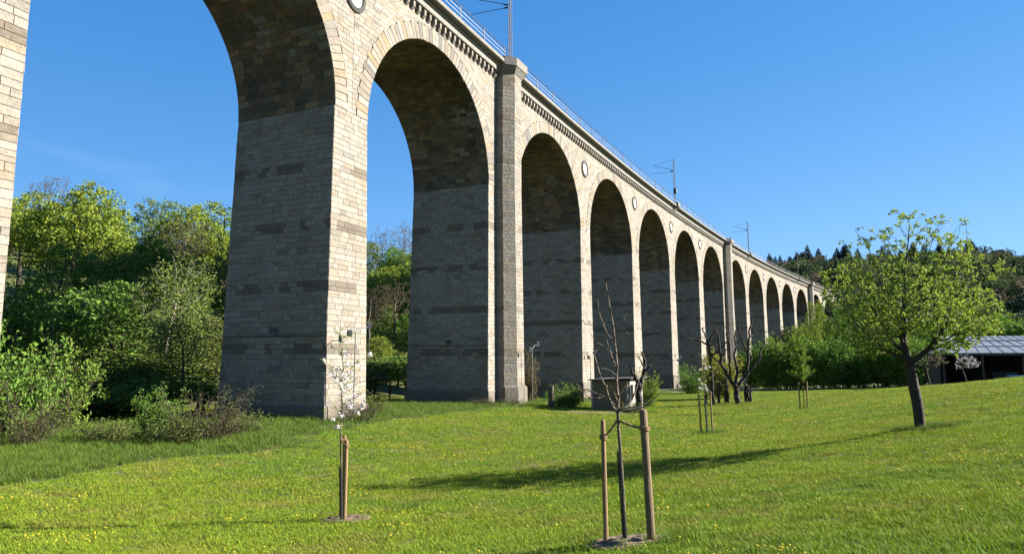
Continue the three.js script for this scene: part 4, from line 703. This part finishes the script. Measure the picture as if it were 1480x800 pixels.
// blossoming sapling before the sunlit pier
{
  reseed(91); const x = -3.62, z = 14.95, y = groundH(x, z), M = 1 / 66.5, f = (a, b, c = 0) => [(a - 491) * M, (757 - b) * M, c], tw = [];
  tw.push([[f(491, 762), f(490, 720), f(489, 680), f(487, 640), f(486, 630)], 0.022, 0.018], [[f(486, 630), f(488, 600), f(487, 570, .05), f(488, 545), f(485, 520), f(482, 500), f(482, 480), f(483, 470)], 0.013, 0.003]);
  for (let k = 0; k < 26; k++) { const h = rr(630, 545), a = rr(0, 6.28); tw.push(twigs(V(...f(487 + gauss() * 2, h)), [Math.cos(a), rr(0.15, 0.9), Math.sin(a)], rr(0.3, 0.75), 5, 0.03, 0.006)); }
  for (let k = 0; k < 12; k++) { const h = rr(550, 485), a = rr(0, 6.28); tw.push(twigs(V(...f(485, h)), [Math.cos(a), rr(0.4, 1), Math.sin(a)], rr(0.12, 0.35), 3, 0.03, 0.004)); }
  sapling({ x, z, stem: 1.9, top: [-0.07, 0], bark: mBarkGrey, label: 'slender sapling with white blossom tied to two close stakes', skeleton: () => tw, guard: [0.05, 1.1, 0.03, mMesh], leaves: 0.5, perTuft: 4, tuftR: 0.03, leafL: 0.045, flowers: 0.34, leafMat: mLeafApple });
  stake('pale round stake behind the blossoming sapling', -3.60, 15.1, 1.74, 0.036, [-0.03, 0], mStakeA, null, { x: x - 0.05, y: y + 1.72, z, down: 0.1 });
  stake('pale round stake in front of the blossoming sapling', -3.50, 14.75, 1.66, 0.04, [0.0, 0], mStakeA, null, { x: x - 0.05, y: y + 1.66, z, down: 0.12 });
}
// two more further out
{
  reseed(92); const [x] = at(1023, 31), z = 31, y = groundH(x, z), tw = [[[[0, -0.1, 0], [-0.02, 0.6, 0], [-0.06, 1.2, 0], [-0.08, 1.75, 0]], 0.026, 0.02], [[[-0.08, 1.75, 0], [-0.05, 2.2, 0], [-0.1, 2.7, 0], [-0.12, 3.2, 0]], 0.015, 0.004]];
  for (let k = 0; k < 26; k++) { const a = rr(0, 6.28), h = rr(1.75, 2.8); tw.push(twigs(V(-0.08, h, 0), [Math.cos(a), rr(0.3, 0.9), Math.sin(a)], rr(0.25, 0.8), 5, 0.03, 0.007)); }
  sapling({ x, z, stem: 1.75, top: [-0.08, 0], bark: mBarkGrey, label: 'leafing sapling with pale green net sleeve in front of the pollards', skeleton: () => tw, guard: [0.05, 1.5, 0.04, mMeshGreen], leaves: 0.4, perTuft: 4, leafL: 0.06, flowers: 0.12 });
  const tie = { x: x - 0.08, y: y + 1.72, z, down: 0.1 };
  stake('left-leaning pale stake of the net-sleeved sapling before the pollards', x - 0.28, z, 1.78, 0.037, [-0.06, 0], mStakeA, 'pale stakes beside the net-sleeved sapling', tie); stake('upright pale stake of the net-sleeved sapling before the pollards', x + 0.24, z + 0.05, 1.84, 0.037, [-0.04, 0], mStakeA, 'pale stakes beside the net-sleeved sapling', tie);
}
{
  reseed(93); const z = 44.8, [x] = at(1163, z), y = groundH(x, z), tw = [[[[0, -0.1, 0], [0, 0.9, 0], [0, 1.8, 0]], 0.03, 0.026], [[[0, 1.8, 0], [0.03, 2.8, 0], [-0.03, 3.9, 0], [0, 4.4, 0]], 0.025, 0.004]];
  for (let k = 0; k < 60; k++) { const a = rr(0, 6.28), h = rr(1.8, 3.8); tw.push(twigs(V(0, h, 0), [Math.cos(a), rr(0.3, 0.9), Math.sin(a)], rr(0.5, 1.35) * (1 - (h - 1.8) / 3.2), 7, 0.02, 0.009)); }
  sapling({ x, z, stem: 1.8, top: [0, 0], bark: mBarkBrown, label: 'well-leafed sapling between two stakes in the middle of the meadow', skeleton: () => tw, leaves: 0.85, perTuft: 7, tuftR: 0.09, leafL: 0.10, leafMat: mLeafShrub });
  const tie = { x, y: y + 1.7, z, down: 0.12 };
  for (const d of [-0.24, 0.24]) stake('pale stake beside the well-leafed meadow sapling', x + d, z + 0.05, 1.8, 0.045, [d * 0.1, 0], mStakeA, 'stakes of the well-leafed sapling', tie);
}
// small orchard trees near the barn
{
  const mini = broadleaf(95, { h: 4, base: 0.3, r: 1.5, pts: 420, tr: 0.11, bark: mBarkDark, leaves: 5, leaf: 0.1, spread: 0.14, step: 0.2, kill: 0.28, tip: 0.006, mat: mPetal, lobes: 7, leafR: 0.02 });
  place(mini, 'orchard_tree', 'small grey-green fruit tree in blossom before the barn', 'tree', 1347, 62, [1.1, 0.95], 0.4, null, { mat: leafMat(0.1757, 0.1903, 0.0952) });
  place(mini, 'orchard_tree', 'tiny white blossoming tree in front of the open barn', 'tree', 1398, 58, [0.68, 0.66], 2.0);
}
// ---------------------------------------------------------------- shed, log, barn
const mRender = new THREE.MeshStandardMaterial({ color: new THREE.Color(0.234, 0.22, 0.1919), map: stoneCol, bumpMap: stoneBump, bumpScale: 0.008, roughness: 0.9 });
const mRoofFelt = new THREE.MeshStandardMaterial({ color: new THREE.Color(0.0936, 0.0842, 0.0749), map: stoneCol, roughness: 0.95 });
const mGlassDark = new THREE.MeshPhysicalMaterial({ color: new THREE.Color(0.03, 0.035, 0.035), roughness: 0.15, specularIntensity: 0.8 });
const mWoodDark = new THREE.MeshStandardMaterial({ color: new THREE.Color(0.0497, 0.0351, 0.0246), map: stakeTex, roughness: 0.9 });
const mWoodPale = new THREE.MeshStandardMaterial({ color: new THREE.Color(0.19, 0.16, 0.125), map: stakeTex, roughness: 0.9 });
const mWoodGrey = new THREE.MeshStandardMaterial({ color: new THREE.Color(0.103, 0.0842, 0.0655), map: stakeTex, roughness: 0.9 });
{
  const z = 47.2, [x] = at(908, z), y = groundH(x, z), t = thing('garden_shed', 'small flat-roofed garden shed with pale rendered walls below the piers', 'shed', [x, y, -z], 0.70 - Math.PI / 2 - 0.44 + 0.44);
  t.scale.y = 0.92; t.rotation.y = -TH + Math.PI / 2 - KAP * 18;   // local +x runs along the viaduct, local +z faces its front
  const w = new GB(), L = 3.7, D = 2.4;
  // walls: front with two openings, three plain ones
  const wall = (cx, cy, cz, sx, sy, sz) => w.box(cx, cy, cz, sx, sy, sz);
  const zf = -0.08; wall(L / 2, 0.25, zf, L, 1.1, 0.16); wall(L / 2, 2.13, zf, L, 0.34, 0.16); wall(0.24, 1.38, zf, 0.48, 1.16, 0.16); wall(1.48, 1.38, zf, 0.40, 1.16, 0.16); wall(3.0, 1.38, zf, 1.4, 1.16, 0.16);
  { const sw = new GB(); for (let k = 0; k < 10; k++) { const b = new GB(); b.box(0.09 + (k % 2) * 0.012, 1.0, -0.16 - (k + 0.5) * (D - 0.01) / 10, 0.10, 2.55, (D - 0.01) / 10 - 0.012); b.mesh('board', mWoodPale, t); } } wall(L - 0.08, 1.0, -D / 2 - 0.08, 0.16, 2.6, D - 0.01); wall(L / 2, 1.0, -D - 0.16, L, 2.6, 0.16);
  w.mesh('wall', mRender, t);
  for (const cx of [0.88, 1.99]) { const p = new GB(); p.box(cx, 1.38, -0.12, 0.80 * (cx < 1 ? 1 : 0.78), 1.14, 0.02); const wn = p.mesh('window', mGlassDark, t); const fr = new GB(), hw = 0.40 * (cx < 1 ? 1 : 0.78); for (const s of [-1, 1]) fr.box(cx + s * (hw - 0.03), 1.38, -0.09, 0.05, 1.12, 0.05); fr.box(cx, 1.92, -0.09, hw * 2 - 0.12, 0.05, 0.05); fr.box(cx, 0.84, -0.09, hw * 2 - 0.12, 0.05, 0.05); fr.box(cx, 1.38, -0.09, 0.04, 1.0, 0.045); fr.mesh('window_frame', mWoodGrey, wn); }
  const r = new GB(), sl = (a, b) => V(a, b > -1 ? 2.46 : 2.30, b); const q = [[-0.25, 0.3], [L + 0.25, 0.3], [L + 0.25, -D - 0.4], [-0.25, -D - 0.4]], top = q.map(([a, b]) => V(a, b > 0 ? 2.50 : 2.36, b)), bot = q.map(([a, b]) => V(a, b > 0 ? 2.40 : 2.26, b));
  r.quad(...top); r.quad(bot[3], bot[2], bot[1], bot[0]); for (let i = 0; i < 4; i++) { const j = (i + 1) % 4; r.quad(bot[i], bot[j], top[j], top[i]); } r.mesh('roof', mRoofFelt, t); shade(t);
}
{
  const z = 49.8, [x] = at(796, z), t = thing('log_post', 'thick upright log set in the ground beside the dark shrub', 'post', [x, groundH(x, z), -z]), gb = new GB();
  gb.tube(V(0, -0.3, 0), V(0.05, 1.55, 0), 0.22, 0.19, 12, [1, 1, 1], true); gb.mesh('log', mWoodGrey, t); const b = new GB(); b.tube(V(0.1, 0.35, 0.15), V(0.6, 0.55, 0.3), 0.05, 0.035, 6, [1, 1, 1], true); b.mesh('branch_stub', mWoodGrey, t); shade(t);
  const z2 = 50.6, [x2] = at(808, z2), t2 = thing('log_post', 'smaller dark post leaning beside the thick upright log', 'post', [x2, groundH(x2, z2), -z2]), g2 = new GB(); g2.tube(V(0, -0.3, 0), V(0.18, 1.25, 0), 0.13, 0.10, 10, [1, 1, 1], true); g2.mesh('log', mWoodDark, t2); const b2 = new GB(); b2.tube(V(0.12, 0.8, 0), V(-0.15, 1.35, 0.1), 0.06, 0.04, 6, [1, 1, 1], true); b2.mesh('branch_stub', mWoodDark, t2); shade(t2);
}
{
  const mSheet = new THREE.MeshStandardMaterial({ color: new THREE.Color(0.2714, 0.2855, 0.3042), roughness: 0.5, metalness: 0.2, map: tex(128, (u, v) => { const k = 0.88 + 0.08 * tn(u, v, 9.1, 3) + 0.06 * tn(u, v, 40.1, 3); return [k, k, k]; }, true, 0.2) });
  const z = 66, [x0] = at(1362, z), [x1] = at(1560, z), y = -2.45, W = x1 - x0, D = 9, HE = 3.05, HR = 4.75;
  const t = thing('open_barn', 'low open-fronted barn with blue-grey sheet metal roof', 'barn', [x0, y, -z], -0.44);
  const rf = new GB(), E = [V(-0.6, HE, 0.7), V(W + 0.6, HE, 0.7), V(W + 0.6, HE, -D - 0.6), V(-0.6, HE, -D - 0.6)], Rg = [V(0.8, HR, -D / 2), V(W - 3.4, HR, -D / 2)];
  rf.quad(E[0], E[1], Rg[1], Rg[0]); rf.quad(E[2], E[3], Rg[0], Rg[1]); rf.tri(E[1], E[2], Rg[1]); rf.tri(E[3], E[0], Rg[0]); const roof = rf.mesh('roof', mSheet, t);
  // standing seams and three sheet courses as real ridges
  const n = Math.round(W / 0.9); for (let i = 0; i <= n; i++) { const f = i / n, a = E[0].clone().lerp(E[1], f), b = Rg[0].clone().lerp(Rg[1], f), s = new GB(); a.y += 0.02; b.y += 0.02; s.tube(a, b, 0.016, 0.016, 4); s.mesh('roof_seam', mSheet, roof); }
  for (const f of [0.36, 0.7]) { const s = new GB(), a = E[0].clone().lerp(Rg[0], f), b = E[1].clone().lerp(Rg[1], f); a.y += 0.03; b.y += 0.03; s.tube(a, b, 0.045, 0.045, 4); s.mesh('sheet_lap', mSheet, roof); }
  const fa = new GB(); fa.box(W / 2, HE - 0.14, 0.66, W + 1.1, 0.22, 0.05); fa.mesh('eaves_board', mWoodGrey, t);
  const wl = new GB(); wl.box(W / 2, HE / 2 - 0.3, -D, W, HE + 0.6, 0.12); wl.box(0.06, HE / 2 - 0.3, -D / 2, 0.12, HE + 0.6, D - 0.13); wl.box(W - 0.06, HE / 2 - 0.3, -D / 2, 0.12, HE + 0.6, D - 0.13); wl.mesh('wall', mWoodDark, t);
  for (let i = 0; i <= 4; i++) { const p = new GB(); p.box(lerp(0.3, W - 0.3, i / 4), HE / 2 - 0.3, 0.3, 0.16, HE + 0.4, 0.16); p.mesh('post', mWoodGrey, t); }
  shade(t);
  const box = (name, label, cat, px, zz, sx, sy, sz, mat, yy = 0) => { const [bx] = at(px, zz), o = thing(name, label, cat, [bx, y - 0.35 + yy, -zz]), g = new GB(); g.box(0, sy / 2, 0, sx, sy, sz, [1, 1, 1], 0.2, 0.94); g.mesh('body', mat, o); const l = new GB(); l.box(0, sy + 0.05, 0, sx * 1.0, 0.09, sz * 1.0, [1, 1, 1], 0.2, 0.9); l.mesh('cover', mat, o); shade(o); };
  box('crate_stack', 'brown stacked crate in the dark of the open barn', 'crate', 1424, 70, 1.6, 1.6, 1.2, mWoodGrey); box('covered_cart', 'grey covered load beside the barn post', 'cart', 1456, 68, 1.5, 1.5, 1.6, new THREE.MeshStandardMaterial({ color: new THREE.Color(0.117, 0.1346, 0.158), roughness: 0.6 })); box('water_trough', 'pale blue trough at the barn edge', 'trough', 1474, 63, 1.5, 0.6, 0.8, new THREE.MeshStandardMaterial({ color: new THREE.Color(0.2047, 0.3217, 0.3978), roughness: 0.4 }), 0.7);
  // second roof further back
  const z2 = 108, [bx] = at(1449, z2), b = thing('farm_building', 'pale-roofed farm building behind the bushes beyond the barn', 'building', [bx, -3, -z2]), bw = new GB(); bw.box(9, 3.0, -5, 18, 8.0, 10); bw.mesh('wall', new THREE.MeshStandardMaterial({ color: new THREE.Color(0.2457, 0.234, 0.2047), roughness: 0.9 }), b);
  const r2 = new GB(); r2.quad(V(-0.6, 7.0, 0.6), V(18.6, 7.0, 0.6), V(18.6, 8.5, -5), V(-0.6, 8.5, -5)); r2.quad(V(18.6, 7.0, -10.6), V(-0.6, 7.0, -10.6), V(-0.6, 8.5, -5), V(18.6, 8.5, -5)); r2.mesh('roof', mSheet, b); shade(b);
}
// ---------------------------------------------------------------- floodlights and conduits at the pier feet
const mGalv = new THREE.MeshStandardMaterial({ color: new THREE.Color(0.1, 0.115, 0.115), roughness: 0.5, metalness: 0.5 }), mLampBlack = new THREE.MeshStandardMaterial({ color: new THREE.Color(0.025, 0.027, 0.03), roughness: 0.5 });
for (const [i, ds, w, h, label] of [[-1, -0.95, 1.4, 4.5, 'thin pole with two black floodlights before the sunlit pier with the reddish bush'], [0, 0.55, 2.3, 4.3, 'thin floodlight pole standing against the octagonal pilaster'], [1, -1.7, 1.0, 4.3, 'thin floodlight pole on the pier behind the garden shed'], [3, -1.6, 1.0, 4.3, 'thin floodlight pole on the pier beyond the pollard stump']]) {
  const s = pierC(i) + ds, p = pos(s, 0, w), y = groundH(p.x, -p.z), t = thing('floodlight_pole', label, 'floodlight', [p.x, y, p.z]), d = pos(s + 1, 0, w).sub(p), n = pos(s, 0, w + 1).sub(p);
  const pl = new GB(); pl.tube(V(0, -0.2, 0), V(0, h, 0), 0.035, 0.03, 8, [1, 1, 1], true); pl.mesh('pole', mGalv, t);
  const ar = new GB(), a0 = V(0, h, 0), a1 = V().addScaledVector(d, 0.45).add(V(0, h + 0.28, 0)), a2 = V().addScaledVector(d, 1.05).add(V(0, h + 0.32, 0)); ar.tube(a0, a1, 0.022, 0.022, 6); ar.tube(a1, a2, 0.022, 0.022, 6); ar.tube(a0, V().addScaledVector(d, -0.5).add(V(0, h - 0.1, 0)), 0.02, 0.02, 6); ar.mesh('arm', mGalv, t);
  for (const [k, yy] of [[1.12, h + 0.42], [-0.5, h - 0.05]]) { const g = new GB(); const c = V().addScaledVector(d, k); g.box(c.x, yy, c.z, 0.26, 0.34, 0.14, [1, 1, 1], 0.6, 0.85); const lm = g.mesh('lamp', mLampBlack, t); const gl = new GB(); gl.box(c.x + 0.045, yy, c.z + 0.06, 0.20, 0.26, 0.02, [1, 1, 1], 0.6); gl.mesh('lamp_glass', mGlassDark, lm); }
  shade(t);
}
for (const [i, y] of [[-1, 1.25], [0, 1.05]]) {
  const sc = pierC(i), half = (isGroup(i) ? TG : TP) / 2 + batS(y), gb = new GB(), s = sc - half - 0.045, t = thing('cable_conduit', i ? 'grey cable conduit running across the flank of the sunlit pier' : 'grey cable conduit across the flank of the pilaster pier', 'conduit');
  gb.tube(pos(s, y, 0.1), pos(s, y + 0.02, WB), 0.028, 0.028, 6); gb.mesh('pipe', mGalv, t); for (let k = 0; k < 7; k++) { const c = new GB(), w = -0.4 - k * 1.05; c.tube(pos(s + 0.03, y, w - 0.03), pos(s + 0.03, y, w + 0.03), 0.045, 0.045, 6, [1, 1, 1], true); c.mesh('clip', mGalv, t); }
  shade(t);
  const f = thing('wall_floodlight', i ? 'small black floodlight fixed above the conduit on the shaded pier flank' : 'small black floodlight on the pilaster pier flank', 'floodlight'), b = new GB(), p = pos(s - 0.16, y + 0.3, -3.3); b.box(p.x, p.y, p.z, 0.34, 0.24, 0.3, [1, 1, 1], 0.5); const h = b.mesh('housing', mLampBlack, f); const br = new GB(); br.tube(pos(s, y + 0.3, -3.3), pos(s - 0.12, y + 0.3, -3.3), 0.03, 0.03, 6); br.tube(pos(s, y + 0.3, -3.3), pos(s, y, -3.3), 0.02, 0.02, 6); br.mesh('bracket', mGalv, f); shade(f);
}
// ---------------------------------------------------------------- catenary masts and wires on the deck
const mMast = new THREE.MeshStandardMaterial({ color: new THREE.Color(0.03, 0.036, 0.048), roughness: 0.6, metalness: 0.1 });
MAST_S.forEach((s, k) => {
  const w = 0.55, yb = k ? 24.55 : 24.47, H = 7.3, p = pos(s, yb, w), t = thing('catenary_mast', ['lattice catenary mast on the cap of the near pilaster', 'lattice catenary mast with a switch box, on a bracket between the pilasters', 'lattice catenary mast just past the second pilaster', 'dark catenary mast against the spruce hill', 'last dark catenary mast at the far end of the viaduct'][k], 'mast', [p.x, yb, p.z]), d = pos(s + 1, yb, w).sub(p).normalize(), n = pos(s, yb, w + 1).sub(p).normalize();
  const V2 = (a, y, b) => V().addScaledVector(d, a).addScaledVector(n, b).add(V(0, y, 0));
  for (const a of [-1, 1]) { const g = new GB(); for (const b of [-1, 1]) g.tube(V2(a * 0.24, 0, b * 0.07), V2(a * 0.17, H, b * 0.06), 0.03, 0.026, 4); g.mesh('leg', a > 0 ? mMast : mSteelDark, t); }
  for (let y = 0.3; y < H; y += 0.52) { const g = new GB(), q = lerp(0.24, 0.17, y / H); g.tube(V2(-q, y, 0.07), V2(q, y, 0.07), 0.025, 0.025, 4); g.tube(V2(-q, y, -0.07), V2(q, y, -0.07), 0.025, 0.025, 4); g.mesh('rung', mMast, t); }
  const ba = new GB(), bp = V2(0, 0.06, 0); ba.box(bp.x, bp.y, bp.z, 0.6, 0.12, 0.5, [1, 1, 1], 1.1); ba.mesh('base_plate', mConcrete, t);
  const arm = new GB(); arm.tube(V2(0, 5.4, -0.1), V2(-0.3, 6.5, -3.2), 0.035, 0.03, 5); arm.tube(V2(0, H - 0.2, -0.1), V2(-0.3, 6.5, -3.2), 0.02, 0.02, 5); arm.tube(V2(0, 5.2, -0.1), V2(-0.35, 5.15, -3.6), 0.03, 0.025, 5); arm.mesh('cantilever', mMast, t);
  for (const [y] of [[5.4], [5.2]]) { const g = new GB(); g.tube(V2(0, y, -0.18), V2(-0.04, y + (y > 5.3 ? 0.14 : 0), -0.55), 0.07, 0.07, 8, [1, 1, 1], true); g.mesh('insulator', mWoodDark, t); }
  if (k === 1) { const g = new GB(), c = V2(0, 2.0, 0.1); g.box(c.x, c.y, c.z, 0.6, 0.75, 0.45, [1, 1, 1], 1.1); g.mesh('switch_box', mMast, t); }
  shade(t);
});
for (const [y, w, label] of [[29.6, -2.95, 'lower overhead contact wire above the track'], [31.05, -2.6, 'upper overhead carrying wire above the track']]) {
  const t = thing('overhead_wire', label, 'wire'), gb = new GB(); for (let k = 0; k < 5; k++) { const a = k ? MAST_S[k - 1] : -58, b = MAST_S[k]; for (let j = 0; j < 8; j++) { const f = (q) => pos(lerp(a, b, q / 8), y - (y > 30 ? 0.9 : 0.1) * 4 * (q / 8) * (1 - q / 8), w); gb.tube(f(j), f(j + 1), 0.012, 0.012, 4); } } gb.mesh('wire', mSteelDark, t); shade(t);
}
// ---------------------------------------------------------------- soil patches, grass and dandelions
const soilPatches = [[1.62, 10.15, 0.62, 0.5], [-3.55, 14.95, 0.62, 0.5], [-3.0 + 8.7, 45.2, 2.9, 0.9]];
{
  const mSoil = new THREE.MeshStandardMaterial({ color: new THREE.Color(0.1404, 0.0965, 0.0556), map: stoneCol, bumpMap: stoneBump, bumpScale: 0.05, roughness: 1 });
  const patch = (x, z, rx, rz, hump) => { reseed(Math.round(x * 31 + 200)); const gb = new GB(), up = V(0, 1, 0), NR = 14, NT = 36; for (let i = 0; i <= NR; i++) for (let k = 0; k <= NT; k++) { const a = k % NT / NT * 6.2832, e = 1 + 0.28 * n2(Math.cos(a) * 1.6 + x, Math.sin(a) * 1.6 + z), f = i / NR, px = x + Math.cos(a) * rx * e * f, pz = z + Math.sin(a) * rz * e * f; const v = G(px, pz); v.y += i === NR ? -0.04 : hump * (1 - f * f) + 0.02 + 0.04 * n2(px * 9, pz * 9) + 0.02 * n2(px * 25, pz * 25); gb.vert(v, up, [px, pz], [1, 1, 1]); }
    for (let i = 0; i < NR; i++) for (let k = 0; k < NT; k++) { const q = i * (NT + 1) + k; gb.i.push(q, q + NT + 1, q + 1, q + 1, q + NT + 1, q + NT + 2); } const g = gb.geo(); g.computeVertexNormals(); const m = new THREE.Mesh(g, mSoil); struct(m, numbered('soil_patch')); };
  for (const [x, z, a, b] of soilPatches) patch(x, z, a, b, 0.05);
}
const inSoil = (x, z) => soilPatches.some(([a, b, c, d]) => ((x - a) / c) ** 2 + ((z - b) / d) ** 2 < 0.6 + 0.6 * n2(x * 6, z * 6));
function blades(n, h, w, spread, bend) { const gb = new GB(); for (let k = 0; k < n; k++) { const a = rr(0, 6.283), r = spread * Math.sqrt(rnd()), p = V(Math.cos(a) * r, -0.01, Math.sin(a) * r), t = rr(0, 6.283), H = h * rr(0.55, 1.15), lean = bend * H * rr(0.2, 1), sd = V(Math.cos(t + 1.57) * w / 2, 0, Math.sin(t + 1.57) * w / 2), m = p.clone().add(V(Math.cos(t) * lean * 0.3, H * 0.55, Math.sin(t) * lean * 0.3)), e = p.clone().add(V(Math.cos(t) * lean, H, Math.sin(t) * lean)), f = rr(0.8, 1.2), c = [f * rr(0.9, 1.15), f, f * 0.95];
  gb.quad(p.clone().sub(sd), p.clone().add(sd), m.clone().addScaledVector(sd, 0.8), m.clone().addScaledVector(sd, -0.8), c); gb.tri(m.clone().addScaledVector(sd, -0.8), m.clone().addScaledVector(sd, 0.8), e, c); } return gb.geo(); }
const mGrass = leafMat(1, 1, 1, 0.35);
const tallArea = (x, z) => { // rough grass left unmown round the bushes and along the pier feet
  const b = -behind(x, z), sA = along(x, z); let d = Math.min(3.4 - b, b + 12) ; if (sA > 3 && sA < 34) d = Math.min(d, 4.2 - b);
  let e = -9; { const u = (x + 14.5) / 7.6, v = (z - 25.8 - 0.20 * (x + 14.5)) / 3.3; e = (1 - u * u - v * v) * 2; }
  const far = sA > 44 ? 0.9 - b : 9; return Math.max(Math.min(d, far, sA > -40 && sA < 46 ? 9 : 0.3), e) + 0.7 * n2(x * 0.6, z * 0.6); };
function scatterGrass(name, label, geo, list, tint) {
  const im = new THREE.InstancedMesh(geo, mGrass, list.length), M = new THREE.Matrix4(), Q = new THREE.Quaternion(), c = new THREE.Color(), E = new THREE.Euler();
  list.forEach(([x, z, s, sy], i) => { E.set(gauss() * 0.08, rr(0, 6.283), gauss() * 0.08); Q.setFromEuler(E); M.compose(G(x, z), Q, V(s, sy, s)); im.setMatrixAt(i, M); const t = tint(x, z); c.setRGB(...t); im.setColorAt(i, c); });
  im.name = name; im.userData = { kind: 'stuff', label, category: 'grass' }; im.castShadow = im.receiveShadow = true; scene.add(im); console.log(name, list.length);
}
{
  reseed(101);
  const geoLawn = blades(20, 0.052, 0.0075, 0.095, 0.9), geoTall = blades(14, 0.30, 0.010, 0.13, 0.7), lawn = [], tall = [];
  const D0 = 420; // tufts per square metre at 8 m
  for (let z = 5; z < 92; z += 1) { const half = 0.93 * z + 7, A = 2 * half, n = Math.round(A * D0 * Math.pow(8 / Math.max(8, z), 1.45)); for (let k = 0; k < n; k++) { const x = rr(-half, half), zz = z + rnd(), b = behind(x, zz); if (b > 15) continue; if (inSoil(x, zz)) continue; if (rnd() < 0.55 * smooth(0.1, 0.5, n2(x * 2.1 + 7, zz * 2.1))) continue; const ta = tallArea(x, zz), s = rr(0.75, 1.25) * Math.min(2.2, 0.85 + zz / 40); if (ta > 0.25) { if (rnd() < 0.45) tall.push([x, zz, rr(0.9, 1.5), rr(0.6, 1.2) * Math.min(1, 0.5 + ta * 0.5)]); } else lawn.push([x, zz, s, s * rr(0.7, 1.1) * Math.min(1, 1.25 - zz / 150) * (1 + 0.7 * Math.max(0, n2(x * 0.9, zz * 0.9)))]); } }
  // long tufts round the trunk and stakes that the mower missed
  for (const [cx, cz, r, n] of [[12.5, 21.2, 0.75, 170], [12.9, 21.1, 0.6, 90], [1.36, 10.2, 0.3, 26], [2.0, 10.0, 0.35, 30], [-3.5, 14.9, 0.55, 24], [8.4, 31, 0.5, 50], [8.95, 31, 0.5, 60], [19, 44.7, 0.7, 70], [18, 55, 2.2, 120], [16, 55, 1.5, 90], [-2.2, 16, 0.5, 14], [9, 47, 1.5, 100]]) for (let k = 0; k < n; k++) { const x = cx + gauss() * r, z = cz + gauss() * r; if (!inSoil(x, z)) tall.push([x, z, rr(0.6, 1.0), rr(0.35, 0.8)]); }
  const tint = (x, z) => { const m = lawnMix(x, z), d = m.dry * rr(0.3, 1.2), l = m.lush, f = rr(0.78, 1.2) * (1 + 0.28 * n2(x * 3.3, z * 3.3)); return [lerp(lerp(0.180, 0.132, l), 0.235, d * 0.6) * f, lerp(lerp(0.246, 0.218, l), 0.21, d * 0.6) * f, lerp(0.012, 0.04, d * 0.7) * f]; };
  scatterGrass('lawn_grass', 'short mown meadow grass in the foreground', geoLawn, lawn, tint);
  scatterGrass('tall_grass', 'tall unmown grass round the bushes and pier feet', geoTall, tall, (x, z) => { const f = rr(0.8, 1.2); return [rr(0.07, 0.11) * f, 0.148 * f, 0.014 * f]; });
  // dandelions, in drifts
  const fl = new GB(); for (let k = 0; k < 9; k++) { const a0 = k / 9 * 6.283, a1 = (k + 1) / 9 * 6.283, P = (a, r, y) => V(Math.cos(a) * r, y, Math.sin(a) * r), c = [rr(0.85, 1.1), rr(0.85, 1.1), 1]; fl.quad(P(a0, 0.019, 0.094), P(a1, 0.019, 0.094), P(a1, 0.010, 0.103), P(a0, 0.010, 0.103), c); fl.tri(P(a0, 0.010, 0.103), P(a1, 0.010, 0.103), V(0, 0.106, 0), c); } fl.tube(V(0, 0, 0), V(0, 0.095, 0), 0.0025, 0.0025, 3, [0.25, 0.4, 0.5]);
  const spots = []; for (let z = 6; z < 66; z += 0.5) { const half = 0.86 * z + 2, n = Math.round(half * 2 * 0.5 * 20 * Math.pow(8 / Math.max(8, z), 0.5)); for (let k = 0; k < n; k++) { const x = rr(-half, half), zz = z + rr(0, 0.5); if (behind(x, zz) > -5 || tallArea(x, zz) > 0.3) continue; const p = smooth(0.02, 0.55, fbm(x * 0.33 + 11, zz * 0.42) + 0.22 * n2(x * 1.9, zz * 1.9) + (x > 8 && zz > 26 ? 0.25 : 0) - 0.05); if (rnd() < 0.015 + p * p * 1.2) spots.push([x, zz]); } }
  const im = new THREE.InstancedMesh(fl.geo(), new THREE.MeshStandardMaterial({ color: new THREE.Color(0.78, 0.5, 0.02), vertexColors: true, roughness: 0.8 }), spots.length), M = new THREE.Matrix4(), E = new THREE.Euler(), Q = new THREE.Quaternion();
  spots.forEach(([x, z], i) => { const s = rr(0.6, 1.0) * Math.min(1.3, 0.8 + z / 80); E.set(gauss() * 0.35, rr(0, 6), gauss() * 0.35); M.compose(G(x, z), Q.setFromEuler(E), V(s, s * rr(0.7, 1.1), s)); im.setMatrixAt(i, M); });
  im.name = 'dandelions'; im.userData = { kind: 'stuff', label: 'yellow dandelions scattered in drifts through the meadow', category: 'flowers' }; scene.add(shade(im)); console.log('dandelions', spots.length);
}
renderer.render(scene, camera);
